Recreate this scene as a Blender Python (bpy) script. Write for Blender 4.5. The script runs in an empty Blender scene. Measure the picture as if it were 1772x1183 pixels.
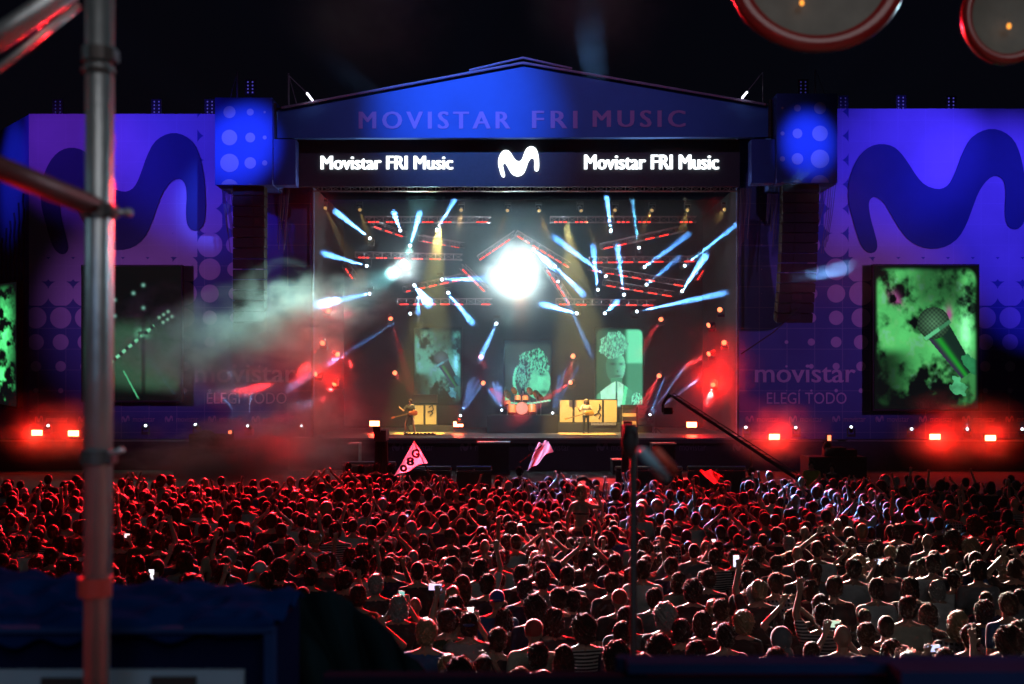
import bpy, bmesh, math, random
import numpy as np
from mathutils import Vector, Matrix, Quaternion

S = bpy.context.scene
R = math.radians
# ------------------------------------------------------------------ camera, world, exposure
CZ, F = 4.24, 1969.0            # eye height (m); focal length in pixels of the 1772 px wide photograph
cam = bpy.data.cameras.new('camera')
camo = bpy.data.objects.new('camera', cam)
S.collection.objects.link(camo)
S.camera = camo
cam.lens = 40
cam.sensor_width = 36
cam.shift_y = 0.039
cam.clip_start = 0.05
cam.clip_end = 600
cam.dof.use_dof = True
cam.dof.focus_distance = 22
cam.dof.aperture_fstop = 3.4
camo.location = (0, 0, CZ)
camo.rotation_euler = (math.pi / 2, 0, 0)
W = bpy.data.worlds.new('World')
S.world = W
W.use_nodes = True
W.node_tree.nodes['Background'].inputs[0].default_value = (0.30, 0.36, 0.75, 1)
W.node_tree.nodes['Background'].inputs[1].default_value = 0.004
S.view_settings.view_transform = 'Standard'
S.view_settings.look = 'None'
S.view_settings.exposure = 0
S.cycles.volume_bounces = 0
S.cycles.max_bounces = 4
S.cycles.diffuse_bounces = 0
S.cycles.use_denoising = True
S.cycles.sample_clamp_indirect = 3
S.cycles.volume_step_rate = 1.5


def P(px, py, d):
    return Vector(((px - 886) / F * d, d, CZ - (py - 660) / F * d))


def link(o, parent=None):
    S.collection.objects.link(o)
    if parent is not None:
        o.parent = parent
    return o


def tag(o, label=None, cat=None, group=None, kind=None):
    if label: o['label'] = label
    if cat: o['category'] = cat
    if group: o['group'] = group
    if kind: o['kind'] = kind
    return o


def empty(name, loc=(0, 0, 0), label=None, cat=None, group=None):
    o = bpy.data.objects.new(name, None)
    o.empty_display_size = .1
    link(o)
    o.location = loc
    return tag(o, label, cat, group)


def lamp(kind, loc, energy, color, to=None, size=4.0, blend=.3, soft=.06, parent=None, name=None):
    l = bpy.data.lights.new(name or kind.lower() + '_lamp', kind)
    l.energy = energy
    l.color = color
    if kind == 'SPOT':
        l.spot_size = R(size)
        l.spot_blend = blend
    if kind in ('SPOT', 'POINT'):
        l.shadow_soft_size = soft
    if kind == 'AREA':
        l.size = soft
    o = bpy.data.objects.new(name or kind.lower() + '_lamp', l)
    link(o)
    loc = Vector(loc)
    if to is not None:
        q = (Vector(to) - loc).to_track_quat('-Z', 'Y')
    else:
        q = Quaternion()
    o.rotation_mode = 'QUATERNION'
    o.rotation_quaternion = q
    if parent is not None:
        o.parent = parent
        o.location = loc - parent.location
    else:
        o.location = loc
    return o


# ---- wall washers outside the picture, crowd spots without fixtures, added fill near the camera
BLUE = (.06, .04, 1.0)
for a, b, en, sz, col in [
    ((-30, 42, 21), P(330, 270, 56), 22000, 27, BLUE),
    ((-32, 43, 21), P(130, 260, 56), 7000, 25, (.22, .05, 1)),
    ((30, 42, 21), P(1560, 270, 56), 24000, 27, BLUE),
    ((31, 42, 21), P(1720, 330, 56), 19000, 30, BLUE),
    ((33, 44, 3), P(1790, 520, 56), 9000, 22, BLUE),
    ((-34, 48, 22), P(10, 290, 58), 6000, 24, (.10, .10, 1)),
    ((-4, 36, 26), P(418, 245, 53), 60000, 11, (.06, .12, 1)),
    ((12, 36, 26), P(1400, 240, 53), 42000, 9, (.06, .12, 1)),
    ((-6, 34, 27), P(800, 185, 54), 36000, 27, (.05, .24, 1)),
    ((-30, 40, 10), P(330, 560, 56), 6000, 42, (.48, .17, .80)),  # added violet fill for the lower left wall
    ((30, 40, 10), P(1430, 560, 56), 6000, 42, (.52, .17, .78)),  # added fill again, lower right wall
    ((0, 30, 30), P(900, 250, 54), 5000, 60, (.85, .45, 1)),
]:
    lamp('SPOT', a, en, col, b, sz, 1.0, .3, name='wash_lamp')
RED = (1.0, .010, .018)
for a, b, en, sz, col in [
    (P(560, 338, 53.9), P(330, 870, 22), 420000, 32, RED),
    (P(570, 338, 53.9), P(470, 850, 26), 330000, 20, RED),
    (P(562, 338, 54.9), P(60, 880, 18), 110000, 28, RED),
    (P(1235, 338, 54.9), P(1280, 890, 21), 380000, 17, RED),
    (P(1215, 338, 54.9), P(1400, 960, 15), 120000, 15, RED),
    (P(1250, 338, 54.9), P(1100, 860, 25), 110000, 14, RED),
    (P(1262, 338, 54.9), P(1690, 960, 17), 40000, 20, RED),
    (P(905, 338, 54.9), P(880, 860, 25.5), 70000, 16, RED),
    (P(800, 338, 54.9), P(1130, 1085, 11.5), 560000, 9.5, (.90, .95, 1.0)),
    (P(1180, 338, 54.9), P(1640, 1030, 13.5), 750000, 6.5, (1, .96, .8)),
    (P(1000, 338, 54.9), P(1070, 940, 19), 110000, 5, (1, .85, .80)),
    (P(1080, 338, 54.9), P(1330, 830, 27), 80000, 3, (1, .85, .80)),
    (P(700, 338, 54.9), P(740, 1040, 14), 40000, 13, (.40, .7, 1)),
]:
    lamp('SPOT', a, en, col, b, sz, .8, .10, name='crowd_lamp')  # added spots with no fixture, standing in for stage light on the heads
lamp('AREA', (2, -3, 8.5), 105, (.92, .90, .92), (1, 16, 1), soft=5, name='added_fill')  # added area fill behind the camera for the backs of the crowd
lamp('SPOT', (2.6, 4.5, 5.4), 120, (.6, .85, 1), (-1.4, 2.0, 4.4), 40, .6, .08, name='added_fill')  # this and the spots below: added fill for the foreground pieces
lamp('SPOT', (-3.2, 1.4, 5.2), 14, (.5, .8, .95), (-1.4, 2.0, 4.6), 50, .6, .08, name='added_fill')
lamp('SPOT', (-1.0, 2.5, 3.9), 14, (1, .02, .02), (-1.1, 1.9, 4.65), 50, .6, .05, name='added_fill')
lamp('SPOT', (-.6, .4, 4.6), 8, (.35, .6, 1), (-.9, 2.2, 3.7), 60, .8, .2, name='added_fill')
lamp('SPOT', (1.4, .5, 4.4), 22, (.4, .5, 1), (1.2, 2.0, 3.8), 60, .8, .2, name='added_fill')
lamp('SPOT', (.9, 1.6, 4.6), .3, (1, 1, .85), (1.0, 3.2, 5.35), 70, .6, .2, name='added_fill')
lamp('SPOT', (.6, 2.2, 4.9), .9, (1, .03, .04), (.85, 3, 5.2), 60, .6, .06, name='added_fill')


# ------------------------------------------------------------------ mesh helpers
class MB:
    def __init__(s):
        s.v, s.f, s.m = [], [], []
        s.mi = 0

    def add(s, vs, fs):
        n = len(s.v)
        s.v += [tuple(v) for v in vs]
        s.f += [tuple(i + n for i in f) for f in fs]
        s.m += [s.mi] * len(fs)
        return s

    def box(s, c, sz, rot=None):
        x, y, z = [a / 2 for a in sz]
        vs = [Vector((i * x, j * y, k * z)) for i in (-1, 1) for j in (-1, 1) for k in (-1, 1)]
        if rot is not None: vs = [rot @ v for v in vs]
        c = Vector(c)
        return s.add([v + c for v in vs], [(0, 1, 3, 2), (4, 6, 7, 5), (0, 4, 5, 1), (2, 3, 7, 6), (0, 2, 6, 4), (1, 5, 7, 3)])

    def bbox(s, a, b):
        return s.box([(a[i] + b[i]) / 2 for i in range(3)], [abs(b[i] - a[i]) for i in range(3)])

    def tube(s, a, b, r, r2=None, n=8, cap=True):
        a, b = Vector(a), Vector(b)
        r2 = r if r2 is None else r2
        d = b - a
        if d.length < 1e-6: return s
        q = d.to_track_quat('Z', 'Y')
        vs = []
        for p, rr in ((a, r), (b, r2)):
            for i in range(n):
                t = 2 * math.pi * i / n
                vs.append(p + q @ Vector((math.cos(t) * rr, math.sin(t) * rr, 0)))
        fs = [(i, (i + 1) % n, n + (i + 1) % n, n + i) for i in range(n)]
        if cap: fs += [tuple(range(n))[::-1], tuple(range(n, 2 * n))]
        return s.add(vs, fs)

    def path(s, pts, r, n=8):
        for a, b in zip(pts[:-1], pts[1:]): s.tube(a, b, r, n=n)
        return s

    def ell(s, c, r, n=12, k=8, rot=None):
        c = Vector(c)
        vs, fs = [], []
        vs.append(Vector((0, 0, -r[2])))
        for j in range(1, k):
            ph = -math.pi / 2 + math.pi * j / k
            for i in range(n):
                t = 2 * math.pi * i / n
                vs.append(Vector((r[0] * math.cos(ph) * math.cos(t), r[1] * math.cos(ph) * math.sin(t), r[2] * math.sin(ph))))
        vs.append(Vector((0, 0, r[2])))
        for i in range(n): fs.append((0, 1 + (i + 1) % n, 1 + i))
        for j in range(k - 2):
            for i in range(n):
                a = 1 + j * n
                fs.append((a + i, a + (i + 1) % n, a + n + (i + 1) % n, a + n + i))
        e = len(vs) - 1
        a = 1 + (k - 2) * n
        for i in range(n): fs.append((a + i, a + (i + 1) % n, e))
        if rot is not None: vs = [rot @ v for v in vs]
        return s.add([v + c for v in vs], fs)

    def cap(s, a, b, r1, r2, n=12):      # tapered capsule
        a, b = Vector(a), Vector(b)
        s.tube(a, b, r1, r2, n=n)
        s.ell(a, (r1,) * 3, n, 6)
        s.ell(b, (r2,) * 3, n, 6)
        return s

    def grid(s, fn, nu, nv):
        vs = [fn(i / (nu - 1), j / (nv - 1)) for j in range(nv) for i in range(nu)]
        fs = [(j * nu + i, j * nu + i + 1, (j + 1) * nu + i + 1, (j + 1) * nu + i) for j in range(nv - 1) for i in range(nu - 1)]
        return s.add(vs, fs)

    def mesh(s, name, mats, smooth=False):
        me = bpy.data.meshes.new(name)
        me.from_pydata(s.v, [], s.f)
        for m in (mats if isinstance(mats, (list, tuple)) else [mats]): me.materials.append(m)
        me.polygons.foreach_set('material_index', s.m)
        if smooth: me.polygons.foreach_set('use_smooth', [True] * len(s.f))
        me.update()
        return me

    def build(s, name, mats, parent=None, smooth=False, loc=None):
        o = bpy.data.objects.new(name, s.mesh(name, mats, smooth))
        link(o, parent)
        if loc is not None: o.location = loc
        return o


def slab(name, pts, depth, mat, parent=None, holes=False):
    """polygon in (x,z) world metres at y, extruded towards +y by depth; pts = list of Vector with the same y"""
    n = len(pts)
    bm = bmesh.new()
    vs = [bm.verts.new(p) for p in pts]
    f = bm.faces.new(vs)
    r = bmesh.ops.extrude_face_region(bm, geom=[f])
    for e in r['geom']:
        if isinstance(e, bmesh.types.BMVert): e.co.y += depth
    bmesh.ops.triangulate(bm, faces=bm.faces[:])
    bmesh.ops.recalc_face_normals(bm, faces=bm.faces[:])
    me = bpy.data.meshes.new(name)
    bm.to_mesh(me)
    bm.free()
    me.materials.append(mat)
    o = bpy.data.objects.new(name, me)
    return link(o, parent)


def text(name, body, box, d, mat, parent=None, bold=.02, ext=.01, space=1.0, dup=0, dup_px=.6):
    """lettering that fills the picture box (x0,y0,x1,y1) at depth d, facing the camera side"""
    cu = bpy.data.curves.new(name, 'FONT')
    cu.body = body
    cu.extrude = ext
    cu.offset = bold
    cu.space_character = space
    cu.resolution_u = 3
    o = bpy.data.objects.new(name, cu)
    S.collection.objects.link(o)
    dg = bpy.context.evaluated_depsgraph_get()
    me = bpy.data.meshes.new_from_object(o.evaluated_get(dg))
    S.collection.objects.unlink(o)
    bpy.data.objects.remove(o)
    co = np.zeros(len(me.vertices) * 3, dtype=np.float32)
    me.vertices.foreach_get('co', co)
    co = co.reshape(-1, 3)
    lo, hi = co.min(0), co.max(0)
    a, b = P(box[0], box[3], d), P(box[2], box[1], d)
    new = np.zeros_like(co)
    new[:, 0] = a.x + (co[:, 0] - lo[0]) / (hi[0] - lo[0]) * (b.x - a.x)
    new[:, 2] = a.z + (co[:, 1] - lo[1]) / (hi[1] - lo[1]) * (b.z - a.z)
    new[:, 1] = d - co[:, 2]
    me.vertices.foreach_set('co', new.ravel())
    if dup:                       # heavier strokes: the same outline again, shifted by a pixel or so
        fs = [tuple(p.vertices) for p in me.polygons]
        mb = MB()
        for q in range(dup + 1):
            o_ = dup_px / F * d * (q - dup / 2)
            mb.add([(x + o_, y_ - .0015 * q, z) for x, y_, z in new], fs)
        me = mb.mesh(name, [mat])
    me.materials.clear()
    me.materials.append(mat)
    me.update()
    me.name = name
    return link(bpy.data.objects.new(name, me), parent)


# ------------------------------------------------------------------ materials
def nmath(nt, op, a, b=None, c=None, clamp=False):
    n = nt.nodes.new('ShaderNodeMath')
    n.operation = op
    n.use_clamp = clamp
    for i, x in enumerate((a, b, c)):
        if x is None: continue
        if isinstance(x, (int, float)): n.inputs[i].default_value = x
        else: nt.links.new(x, n.inputs[i])
    return n.outputs[0]


def nmix(nt, f, a, b):
    n = nt.nodes.new('ShaderNodeMix')
    n.data_type = 'RGBA'
    for i, x in ((0, f), (6, a), (7, b)):
        if isinstance(x, (int, float)): n.inputs[i].default_value = x
        elif isinstance(x, tuple): n.inputs[i].default_value = (*x, 1)
        else: nt.links.new(x, n.inputs[i])
    return n.outputs[2]


def mat(name, col, rough=.6, metal=0, var=.25, scale=6.0, sheen=0, bump=0, spec=.5, emit=None, es=0, coat=0):
    m = bpy.data.materials.new(name)
    m.use_nodes = True
    nt = m.node_tree
    b = nt.nodes['Principled BSDF']
    b.inputs['Roughness'].default_value = rough
    b.inputs['Metallic'].default_value = metal
    b.inputs['Specular IOR Level'].default_value = spec
    if spec == 0: b.inputs['IOR'].default_value = 1.0
    if sheen:
        b.inputs['Sheen Weight'].default_value = sheen
        b.inputs['Sheen Roughness'].default_value = .35
    if coat: b.inputs['Coat Weight'].default_value = coat
    if var:
        tc = nt.nodes.new('ShaderNodeTexCoord')
        no = nt.nodes.new('ShaderNodeTexNoise')
        no.inputs['Scale'].default_value = scale
        no.inputs['Detail'].default_value = 5
        nt.links.new(tc.outputs['Object'], no.inputs['Vector'])
        lo = tuple(c * (1 - var) for c in col)
        hi = tuple(min(1, c * (1 + var)) for c in col)
        nt.links.new(nmix(nt, no.outputs[0], lo, hi), b.inputs['Base Color'])
        if bump:
            bp = nt.nodes.new('ShaderNodeBump')
            bp.inputs['Strength'].default_value = bump
            bp.inputs['Distance'].default_value = .02
            nt.links.new(no.outputs[0], bp.inputs['Height'])
            nt.links.new(bp.outputs[0], b.inputs['Normal'])
    else:
        b.inputs['Base Color'].default_value = (*col, 1)
    if emit:
        b.inputs['Emission Color'].default_value = (*emit, 1)
        b.inputs['Emission Strength'].default_value = es
    return m


def glow(name, col, s):
    m = bpy.data.materials.new(name)
    m.use_nodes = True
    nt = m.node_tree
    nt.nodes.clear()
    e = nt.nodes.new('ShaderNodeEmission')
    e.inputs[0].default_value = (*col, 1)
    e.inputs[1].default_value = s
    o = nt.nodes.new('ShaderNodeOutputMaterial')
    nt.links.new(e.outputs[0], o.inputs[0])
    m.cycles.emission_sampling = 'NONE'
    return m


def volume(name, density, aniso=.25, col=(1, 1, 1), noise=None):
    m = bpy.data.materials.new(name)
    m.use_nodes = True
    nt = m.node_tree
    nt.nodes.clear()
    p = nt.nodes.new('ShaderNodeVolumePrincipled')
    p.inputs['Anisotropy'].default_value = aniso
    p.inputs['Color'].default_value = (*col, 1)
    p.inputs['Density'].default_value = density
    o = nt.nodes.new('ShaderNodeOutputMaterial')
    nt.links.new(p.outputs[0], o.inputs['Volume'])
    if noise:                     # billows that thin out towards the rim of the unit-sphere cloud
        tc = nt.nodes.new('ShaderNodeTexCoord')
        no = nt.nodes.new('ShaderNodeTexNoise')
        no.inputs['Scale'].default_value = noise
        no.inputs['Detail'].default_value = 4
        no.inputs['Roughness'].default_value = .62
        nt.links.new(tc.outputs['Object'], no.inputs['Vector'])
        ln = nt.nodes.new('ShaderNodeVectorMath')
        ln.operation = 'LENGTH'
        nt.links.new(tc.outputs['Object'], ln.inputs[0])
        n2 = nt.nodes.new('ShaderNodeTexNoise')          # ragged outline
        n2.inputs['Scale'].default_value = noise * .75
        n2.inputs['Detail'].default_value = 2
        nt.links.new(tc.outputs['Object'], n2.inputs['Vector'])
        fall = nmath(nt, 'SUBTRACT', 1.0, ln.outputs['Value'], clamp=True)
        fall = nmath(nt, 'SUBTRACT', nmath(nt, 'MULTIPLY', fall, 2.2), nmath(nt, 'MULTIPLY', n2.outputs[0], 1.1), clamp=True)
        fall = nmath(nt, 'MULTIPLY', fall, fall)
        k = nmath(nt, 'SUBTRACT', no.outputs[0], .44)
        k = nmath(nt, 'MULTIPLY', k, 5.5, clamp=True)
        k = nmath(nt, 'MULTIPLY', k, fall)
        nt.links.new(nmath(nt, 'MULTIPLY', k, density), p.inputs['Density'])
    return m


WY = 56.0                          # plane of the printed side walls
SC = F / WY                        # picture pixels per metre there


def wall_mat(name, halftone=True):
    m = bpy.data.materials.new(name)
    m.use_nodes = True
    nt = m.node_tree
    b = nt.nodes['Principled BSDF']
    b.inputs['Roughness'].default_value = .75
    g = nt.nodes.new('ShaderNodeNewGeometry')
    sp = nt.nodes.new('ShaderNodeSeparateXYZ')
    nt.links.new(g.outputs['Position'], sp.inputs[0])
    X, Z = sp.outputs[0], sp.outputs[2]
    xc = (905 - 886) / SC
    ax = nmath(nt, 'ABSOLUTE', nmath(nt, 'SUBTRACT', X, xc))          # distance from the stage axis
    pitch, pz = 43 / SC, 42 / SC
    cx = (1447 - 905) / SC
    cz = CZ - (465 - 660) / SC
    fx = nmath(nt, 'ROUND', nmath(nt, 'DIVIDE', nmath(nt, 'SUBTRACT', ax, cx), pitch))
    fz = nmath(nt, 'ROUND', nmath(nt, 'DIVIDE', nmath(nt, 'SUBTRACT', Z, cz), pz))
    x0 = nmath(nt, 'ADD', nmath(nt, 'MULTIPLY', fx, pitch), cx)
    z0 = nmath(nt, 'ADD', nmath(nt, 'MULTIPLY', fz, pz), cz)
    r = nmath(nt, 'MULTIPLY', nmath(nt, 'SUBTRACT', x0, 405 / SC), .14)
    r = nmath(nt, 'MINIMUM', nmath(nt, 'MAXIMUM', r, 0), 28 / SC)
    zl = CZ - (720 - 660) / SC
    k = nmath(nt, 'MULTIPLY', nmath(nt, 'SUBTRACT', z0, zl), SC / 255)
    k = nmath(nt, 'MINIMUM', nmath(nt, 'MAXIMUM', k, 0), 1.25)
    r = nmath(nt, 'MULTIPLY', r, k)
    dx = nmath(nt, 'SUBTRACT', ax, x0)
    dz = nmath(nt, 'SUBTRACT', Z, z0)
    dd = nmath(nt, 'SQRT', nmath(nt, 'ADD', nmath(nt, 'MULTIPLY', dx, dx), nmath(nt, 'MULTIPLY', dz, dz)))
    mask = nmath(nt, 'MULTIPLY', nmath(nt, 'SUBTRACT', r, dd), 40, clamp=True)
    no = nt.nodes.new('ShaderNodeTexNoise')
    no.inputs['Scale'].default_value = .6
    no.inputs['Detail'].default_value = 6
    nt.links.new(g.outputs['Position'], no.inputs['Vector'])
    light = nmix(nt, no.outputs[0], (.40, .30, .50), (.58, .44, .66))
    dark = nmix(nt, no.outputs[0], (.05, .08, .26), (.07, .11, .34))
    col = nmix(nt, mask, dark, light)
    # seams of the stretched fabric panels
    def line(v, step, off, w):
        f = nmath(nt, 'FRACT', nmath(nt, 'ADD', nmath(nt, 'DIVIDE', v, step), off))
        return nmath(nt, 'LESS_THAN', f, w)
    ln = nmath(nt, 'MAXIMUM', line(Z, 36 / SC, .3, .035), line(X, 48 / SC, .1, .03))
    ln = nmath(nt, 'MULTIPLY', ln, .13)
    col = nmix(nt, ln, col, (.8, .7, .9))
    nt.links.new(col, b.inputs['Base Color'])
    return m


BLACK = mat('matt black', (.012, .012, .014), .7)
DARK = mat('dark cloth', (.02, .02, .024), .9, bump=.3)
RUBBER = mat('dark case', (.03, .03, .034), .5, scale=20)
STEEL = mat('galvanised steel', (.42, .45, .46), .42, .85, .3, 14, bump=.15)
ALU = mat('aluminium', (.55, .55, .57), .38, .7, .15, 20)
WALL = wall_mat('printed banner')
LOGO = mat('banner logo print', (.02, .05, .15), .75, var=.15, scale=1)
PRINT = mat('banner letter print', (.55, .40, .60), .75, var=.1, scale=1)
FASC = mat('fascia fabric', (.04, .14, .50), .75, var=.15, scale=.7)
FLET = mat('fascia letters', (.42, .24, .62), .75, var=.1, scale=.7)
TOWER = mat('tower box fabric', (.045, .10, .45), .75, var=.12, scale=.8)
DOTS = mat('printed dot', (.42, .30, .50), .75, var=.1, scale=.8)
WHITE_LED = glow('white led', (.9, .97, 1), 3.0)
RED_LED = glow('red led', (1, .03, .02), 3.2)
RED_HOT = glow('red strobe face', (1, .16, .06), 30)
LENS_W = glow('white lens', (.72, .85, 1), 8)
LENS_R = glow('red lens', (1, .20, .08), 3)
LENS_A = glow('amber lens', (1, .6, .2), .5)
LENS_BIG = glow('blinder lens', (.86, 1, .98), 40)

# ------------------------------------------------------------------ ground
gm = mat('trampled grass field', (.008, .009, .007), .95, var=.5, scale=1.5, bump=.6)
tag(MB().grid(lambda u, v: (-150 + 300 * u, -40 + 260 * v, 0.03 * math.sin(u * 90) * math.sin(v * 70)), 60, 60)
    .build('ground', gm), kind='structure')
# ------------------------------------------------------------------ haze and smoke
tag(MB().bbox((-120, -30, -1), (120, 115, 32)).build('haze', volume('thin haze', .000012, .1)), kind='stuff')
tag(MB().bbox((-10.15, 55.2, 1.6), (11.5, 66.6, 13.3)).build('stage_smoke', volume('stage smoke', .017, .3, (.62, .85, 1))), kind='stuff')


def cloud(px, py, d, r, dens, noise, an=.3):
    o = MB().ell((0, 0, 0), (1, 1, 1), 24, 16).build('smoke', volume('billowing smoke', dens, an, noise=noise))
    o.location = P(px, py, d)
    o.scale = r
    return tag(o, kind='stuff')


cloud(400, 610, 52, (6.6, 2.0, 4.2), 2.2, 2.6)
cloud(500, 545, 52.5, (5.2, 1.6, 3.4), 2.0, 2.4)
cloud(300, 590, 53, (5.2, 1.6, 3.8), 1.6, 2.6)
cloud(893, 470, 58.2, (2.9, 1.0, 2.9), 2.6, .5)  # puff added around the big lamp to give it a soft glow
cloud(703, 460, 58.4, (1.8, .8, 1.8), 1.6, .6)  # puff added for the glow of the second lamp
cloud(600, 515, 54.3, (4.0, 1.2, 2.6), .9, 2.4)
cloud(430, 800, 40, (7.0, 4.5, 2.8), 2.2, 1.8)
cloud(1480, 300, 50, (5.5, 1.8, 5.2), .05, 1.0)  # this and the next: thin smoke added so beams past the stage show
cloud(1460, 470, 50, (6.0, 1.8, 3.2), .05, 1.0)
cloud(640, 0, 42, (6.0, 5.0, 5.2), .035, 1.1)  # this and the next: added overhead to make the sky rays visible
cloud(1040, -20, 42, (5.0, 5.0, 5.0), .035, 1.1)
cloud(780, 400, 57.5, (3.6, 1.6, 2.6), .10, 1.8)
cloud(520, 740, 51.5, (5.0, 1.5, 3.6), 2.0, 1.8)
cloud(95, 745, 53.6, (5.5, 1.6, 3.0), .9, 1.3)  # three low clouds added to spread the glow of the wing strobes
cloud(1340, 750, 53.6, (4.2, 1.6, 2.8), .9, 1.3)
cloud(1665, 750, 53.6, (6.0, 1.6, 3.2), .9, 1.3)
cloud(1240, 640, 54.3, (3.4, 1.2, 3.6), .6, 1.0)  # this and the next: added to widen the red edge lamps' glow
cloud(570, 630, 54.3, (3.0, 1.2, 3.2), .5, 1.2)
cloud(893, 470, 58.0, (5.4, 1.2, 5.0), .4, .8)  # wider puff added for the outer glow of the big lamp
cloud(600, 690, 57.5, (3.6, 1.5, 3.0), .12, 1.4)

# ------------------------------------------------------------------ side walls
def poly_px(pts, d):
    return [P(x, y, d) for x, y in pts]


# outline of the wave-shaped M emblem, in the pixel space of the right wall
Mo = [(945, 1048), (905, 1015), (880, 950), (855, 860), (835, 790), (829, 720), (838, 640), (862, 570), (900, 508), (950, 468), (1010, 455), (1070, 468), (1110, 500),
      (1150, 555), (1200, 635), (1245, 682), (1310, 703), (1355, 690), (1385, 655), (1412, 590), (1440, 510), (1480, 432), (1535, 390), (1600, 373), (1665, 390), (1720, 435),
      (1752, 510), (1774, 610), (1782, 720), (1784, 810), (1774, 880), (1750, 910), (1720, 918), (1690, 905), (1672, 870), (1669, 800), (1675, 720), (1667, 660), (1640, 628), (1600, 632),
      (1560, 668), (1525, 725), (1498, 800), (1465, 890), (1425, 962), (1365, 1008), (1290, 1025), (1220, 1014), (1160, 980), (1112, 925), (1062, 840), (1020, 765), (975, 738), (947, 755),
      (940, 790), (952, 860), (972, 930), (990, 1000), (980, 1038)]
Mo = [(x / 3.098 + 1200, y / 3.098 + 100) for x, y in Mo]
mx0, mx1 = min(p[0] for p in Mo), max(p[0] for p in Mo)
my0, my1 = min(p[1] for p in Mo), max(p[1] for p in Mo)


def emblem(name, box, d, m, parent, depth=.02):
    x0, y0, x1, y1 = box
    pts = [P(x0 + (x - mx0) / (mx1 - mx0) * (x1 - x0), y0 + (y - my0) / (my1 - my0) * (y1 - y0), d) for x, y in Mo]
    # smooth the outline with one Chaikin pass
    q = []
    for a, b in zip(pts, pts[1:] + pts[:1]):
        q += [a * .75 + b * .25, a * .25 + b * .75]
    return slab(name, q, depth, m, parent)


def wall(name, x0, x1, ytop, label, logo_box, tx, ty):
    a, b = P(x0, ytop, WY), P(x1, ytop, WY)
    w = MB().bbox((a.x, WY, 0), (b.x, WY + .5, a.z)).build(name, WALL)
    tag(w, label, 'banner wall')
    emblem('emblem', logo_box, WY - .03, LOGO, w)
    text('lettering', 'movistar', (tx, 630, tx + 173, 661), WY - .012, PRINT, w, bold=0, dup=2, dup_px=.7)
    text('lettering', 'ELEGÍ TODO', (tx + 20, 673, tx + 158, 698), WY - .012, PRINT, w, bold=0)
    return w


wl = wall('banner_wall', 50, 541, 196, 'printed banner wall with dark wave emblem behind the scaffold pole, left of the stage', (70, 228, 356, 440), 338, 0)
wr = wall('banner_wall', 1277, 1990, 187, 'printed banner wall with dark wave emblem right of the stage, beside the microphone screen', (1467, 221, 1776, 438), 1307, 0)
sm = mat('strip print', (.40, .28, .48), .8, var=0)
for w, xs in ((wr, range(1290, 1990, 75)), (wl, range(60, 500, 75))):
    s = MB()
    for i, x in enumerate(xs):
        emblem('emblem', (x, 718, x + 14, 730), WY - .02, sm, w, .012)
        text('lettering', 'movistar', (x + 20, 720, x + 58, 729), WY - .012, sm, w, bold=0)
# angled wing wall at far left
A0, A1 = P(50, 197, WY), P(-30, 258, WY + 7)
wing = MB()
n = Vector((0, 1, 0))
wing.add([(A0.x, A0.y, 0), (A1.x, A1.y, 0), (A1.x, A1.y, A0.z + .2), (A0.x, A0.y, A0.z), (A0.x - .1, A0.y + .6, 0), (A1.x - .1, A1.y + .6, 0), (A1.x - .1, A1.y + .6, A0.z + .2), (A0.x - .1, A0.y + .6, A0.z)],
         [(0, 1, 2, 3), (4, 7, 6, 5), (3, 2, 6, 7), (0, 3, 7, 4), (1, 5, 6, 2)])
wing = wing.build('wing_wall', TOWER)
tag(wing, 'angled blue wing wall at the far left edge with scribbled print', 'banner wall')
sq = MB()
random.seed(5)
for i in range(7):
    t0 = .1 + .09 * i
    pts = []
    for k in range(14):
        t = min(.9, t0 + .012 * math.sin(k * 2.1 + i))
        z = 13.6 - i * .35 - k * .45
        p = A0.lerp(A1, t)
        pts.append(Vector((p.x + .03, p.y - .06, z + random.uniform(-.1, .1))))
    sq.path(pts, .07, 5)
sq.build('scribble_print', LOGO, wing)


# ------------------------------------------------------------------ screen pictures (computed per vertex)
def vnoise(x, y, seed=0):
    xi, yi = np.floor(x).astype(int), np.floor(y).astype(int)
    fx, fy = x - xi, y - yi
    fx, fy = fx * fx * (3 - 2 * fx), fy * fy * (3 - 2 * fy)
    h = lambda a, b: (np.sin(a * 127.1 + b * 311.7 + seed * 74.7) * 43758.5453) % 1.0
    return (h(xi, yi) * (1 - fx) + h(xi + 1, yi) * fx) * (1 - fy) + (h(xi, yi + 1) * (1 - fx) + h(xi + 1, yi + 1) * fx) * fy


def fbm(x, y, seed=0, o=4):
    s, a, t = 0, .5, 0
    for i in range(o):
        s = s + a * vnoise(x * 2 ** i, y * 2 ** i, seed + i)
        t += a
        a *= .55
    return s / t


def ss(x, a, b):
    t = np.clip((x - a) / (b - a), 0, 1)
    return t * t * (3 - 2 * t)


def seg(u, v, a, b, asp):
    """signed along / across distances from segment a-b (v scaled by asp)"""
    ax, ay, bx, by = a[0], a[1] * asp, b[0], b[1] * asp
    dx, dy = bx - ax, by - ay
    L = math.hypot(dx, dy)
    px, py = u - ax, v * asp - ay
    return (px * dx + py * dy) / L / L, (px * dy - py * dx) / L, L


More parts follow.
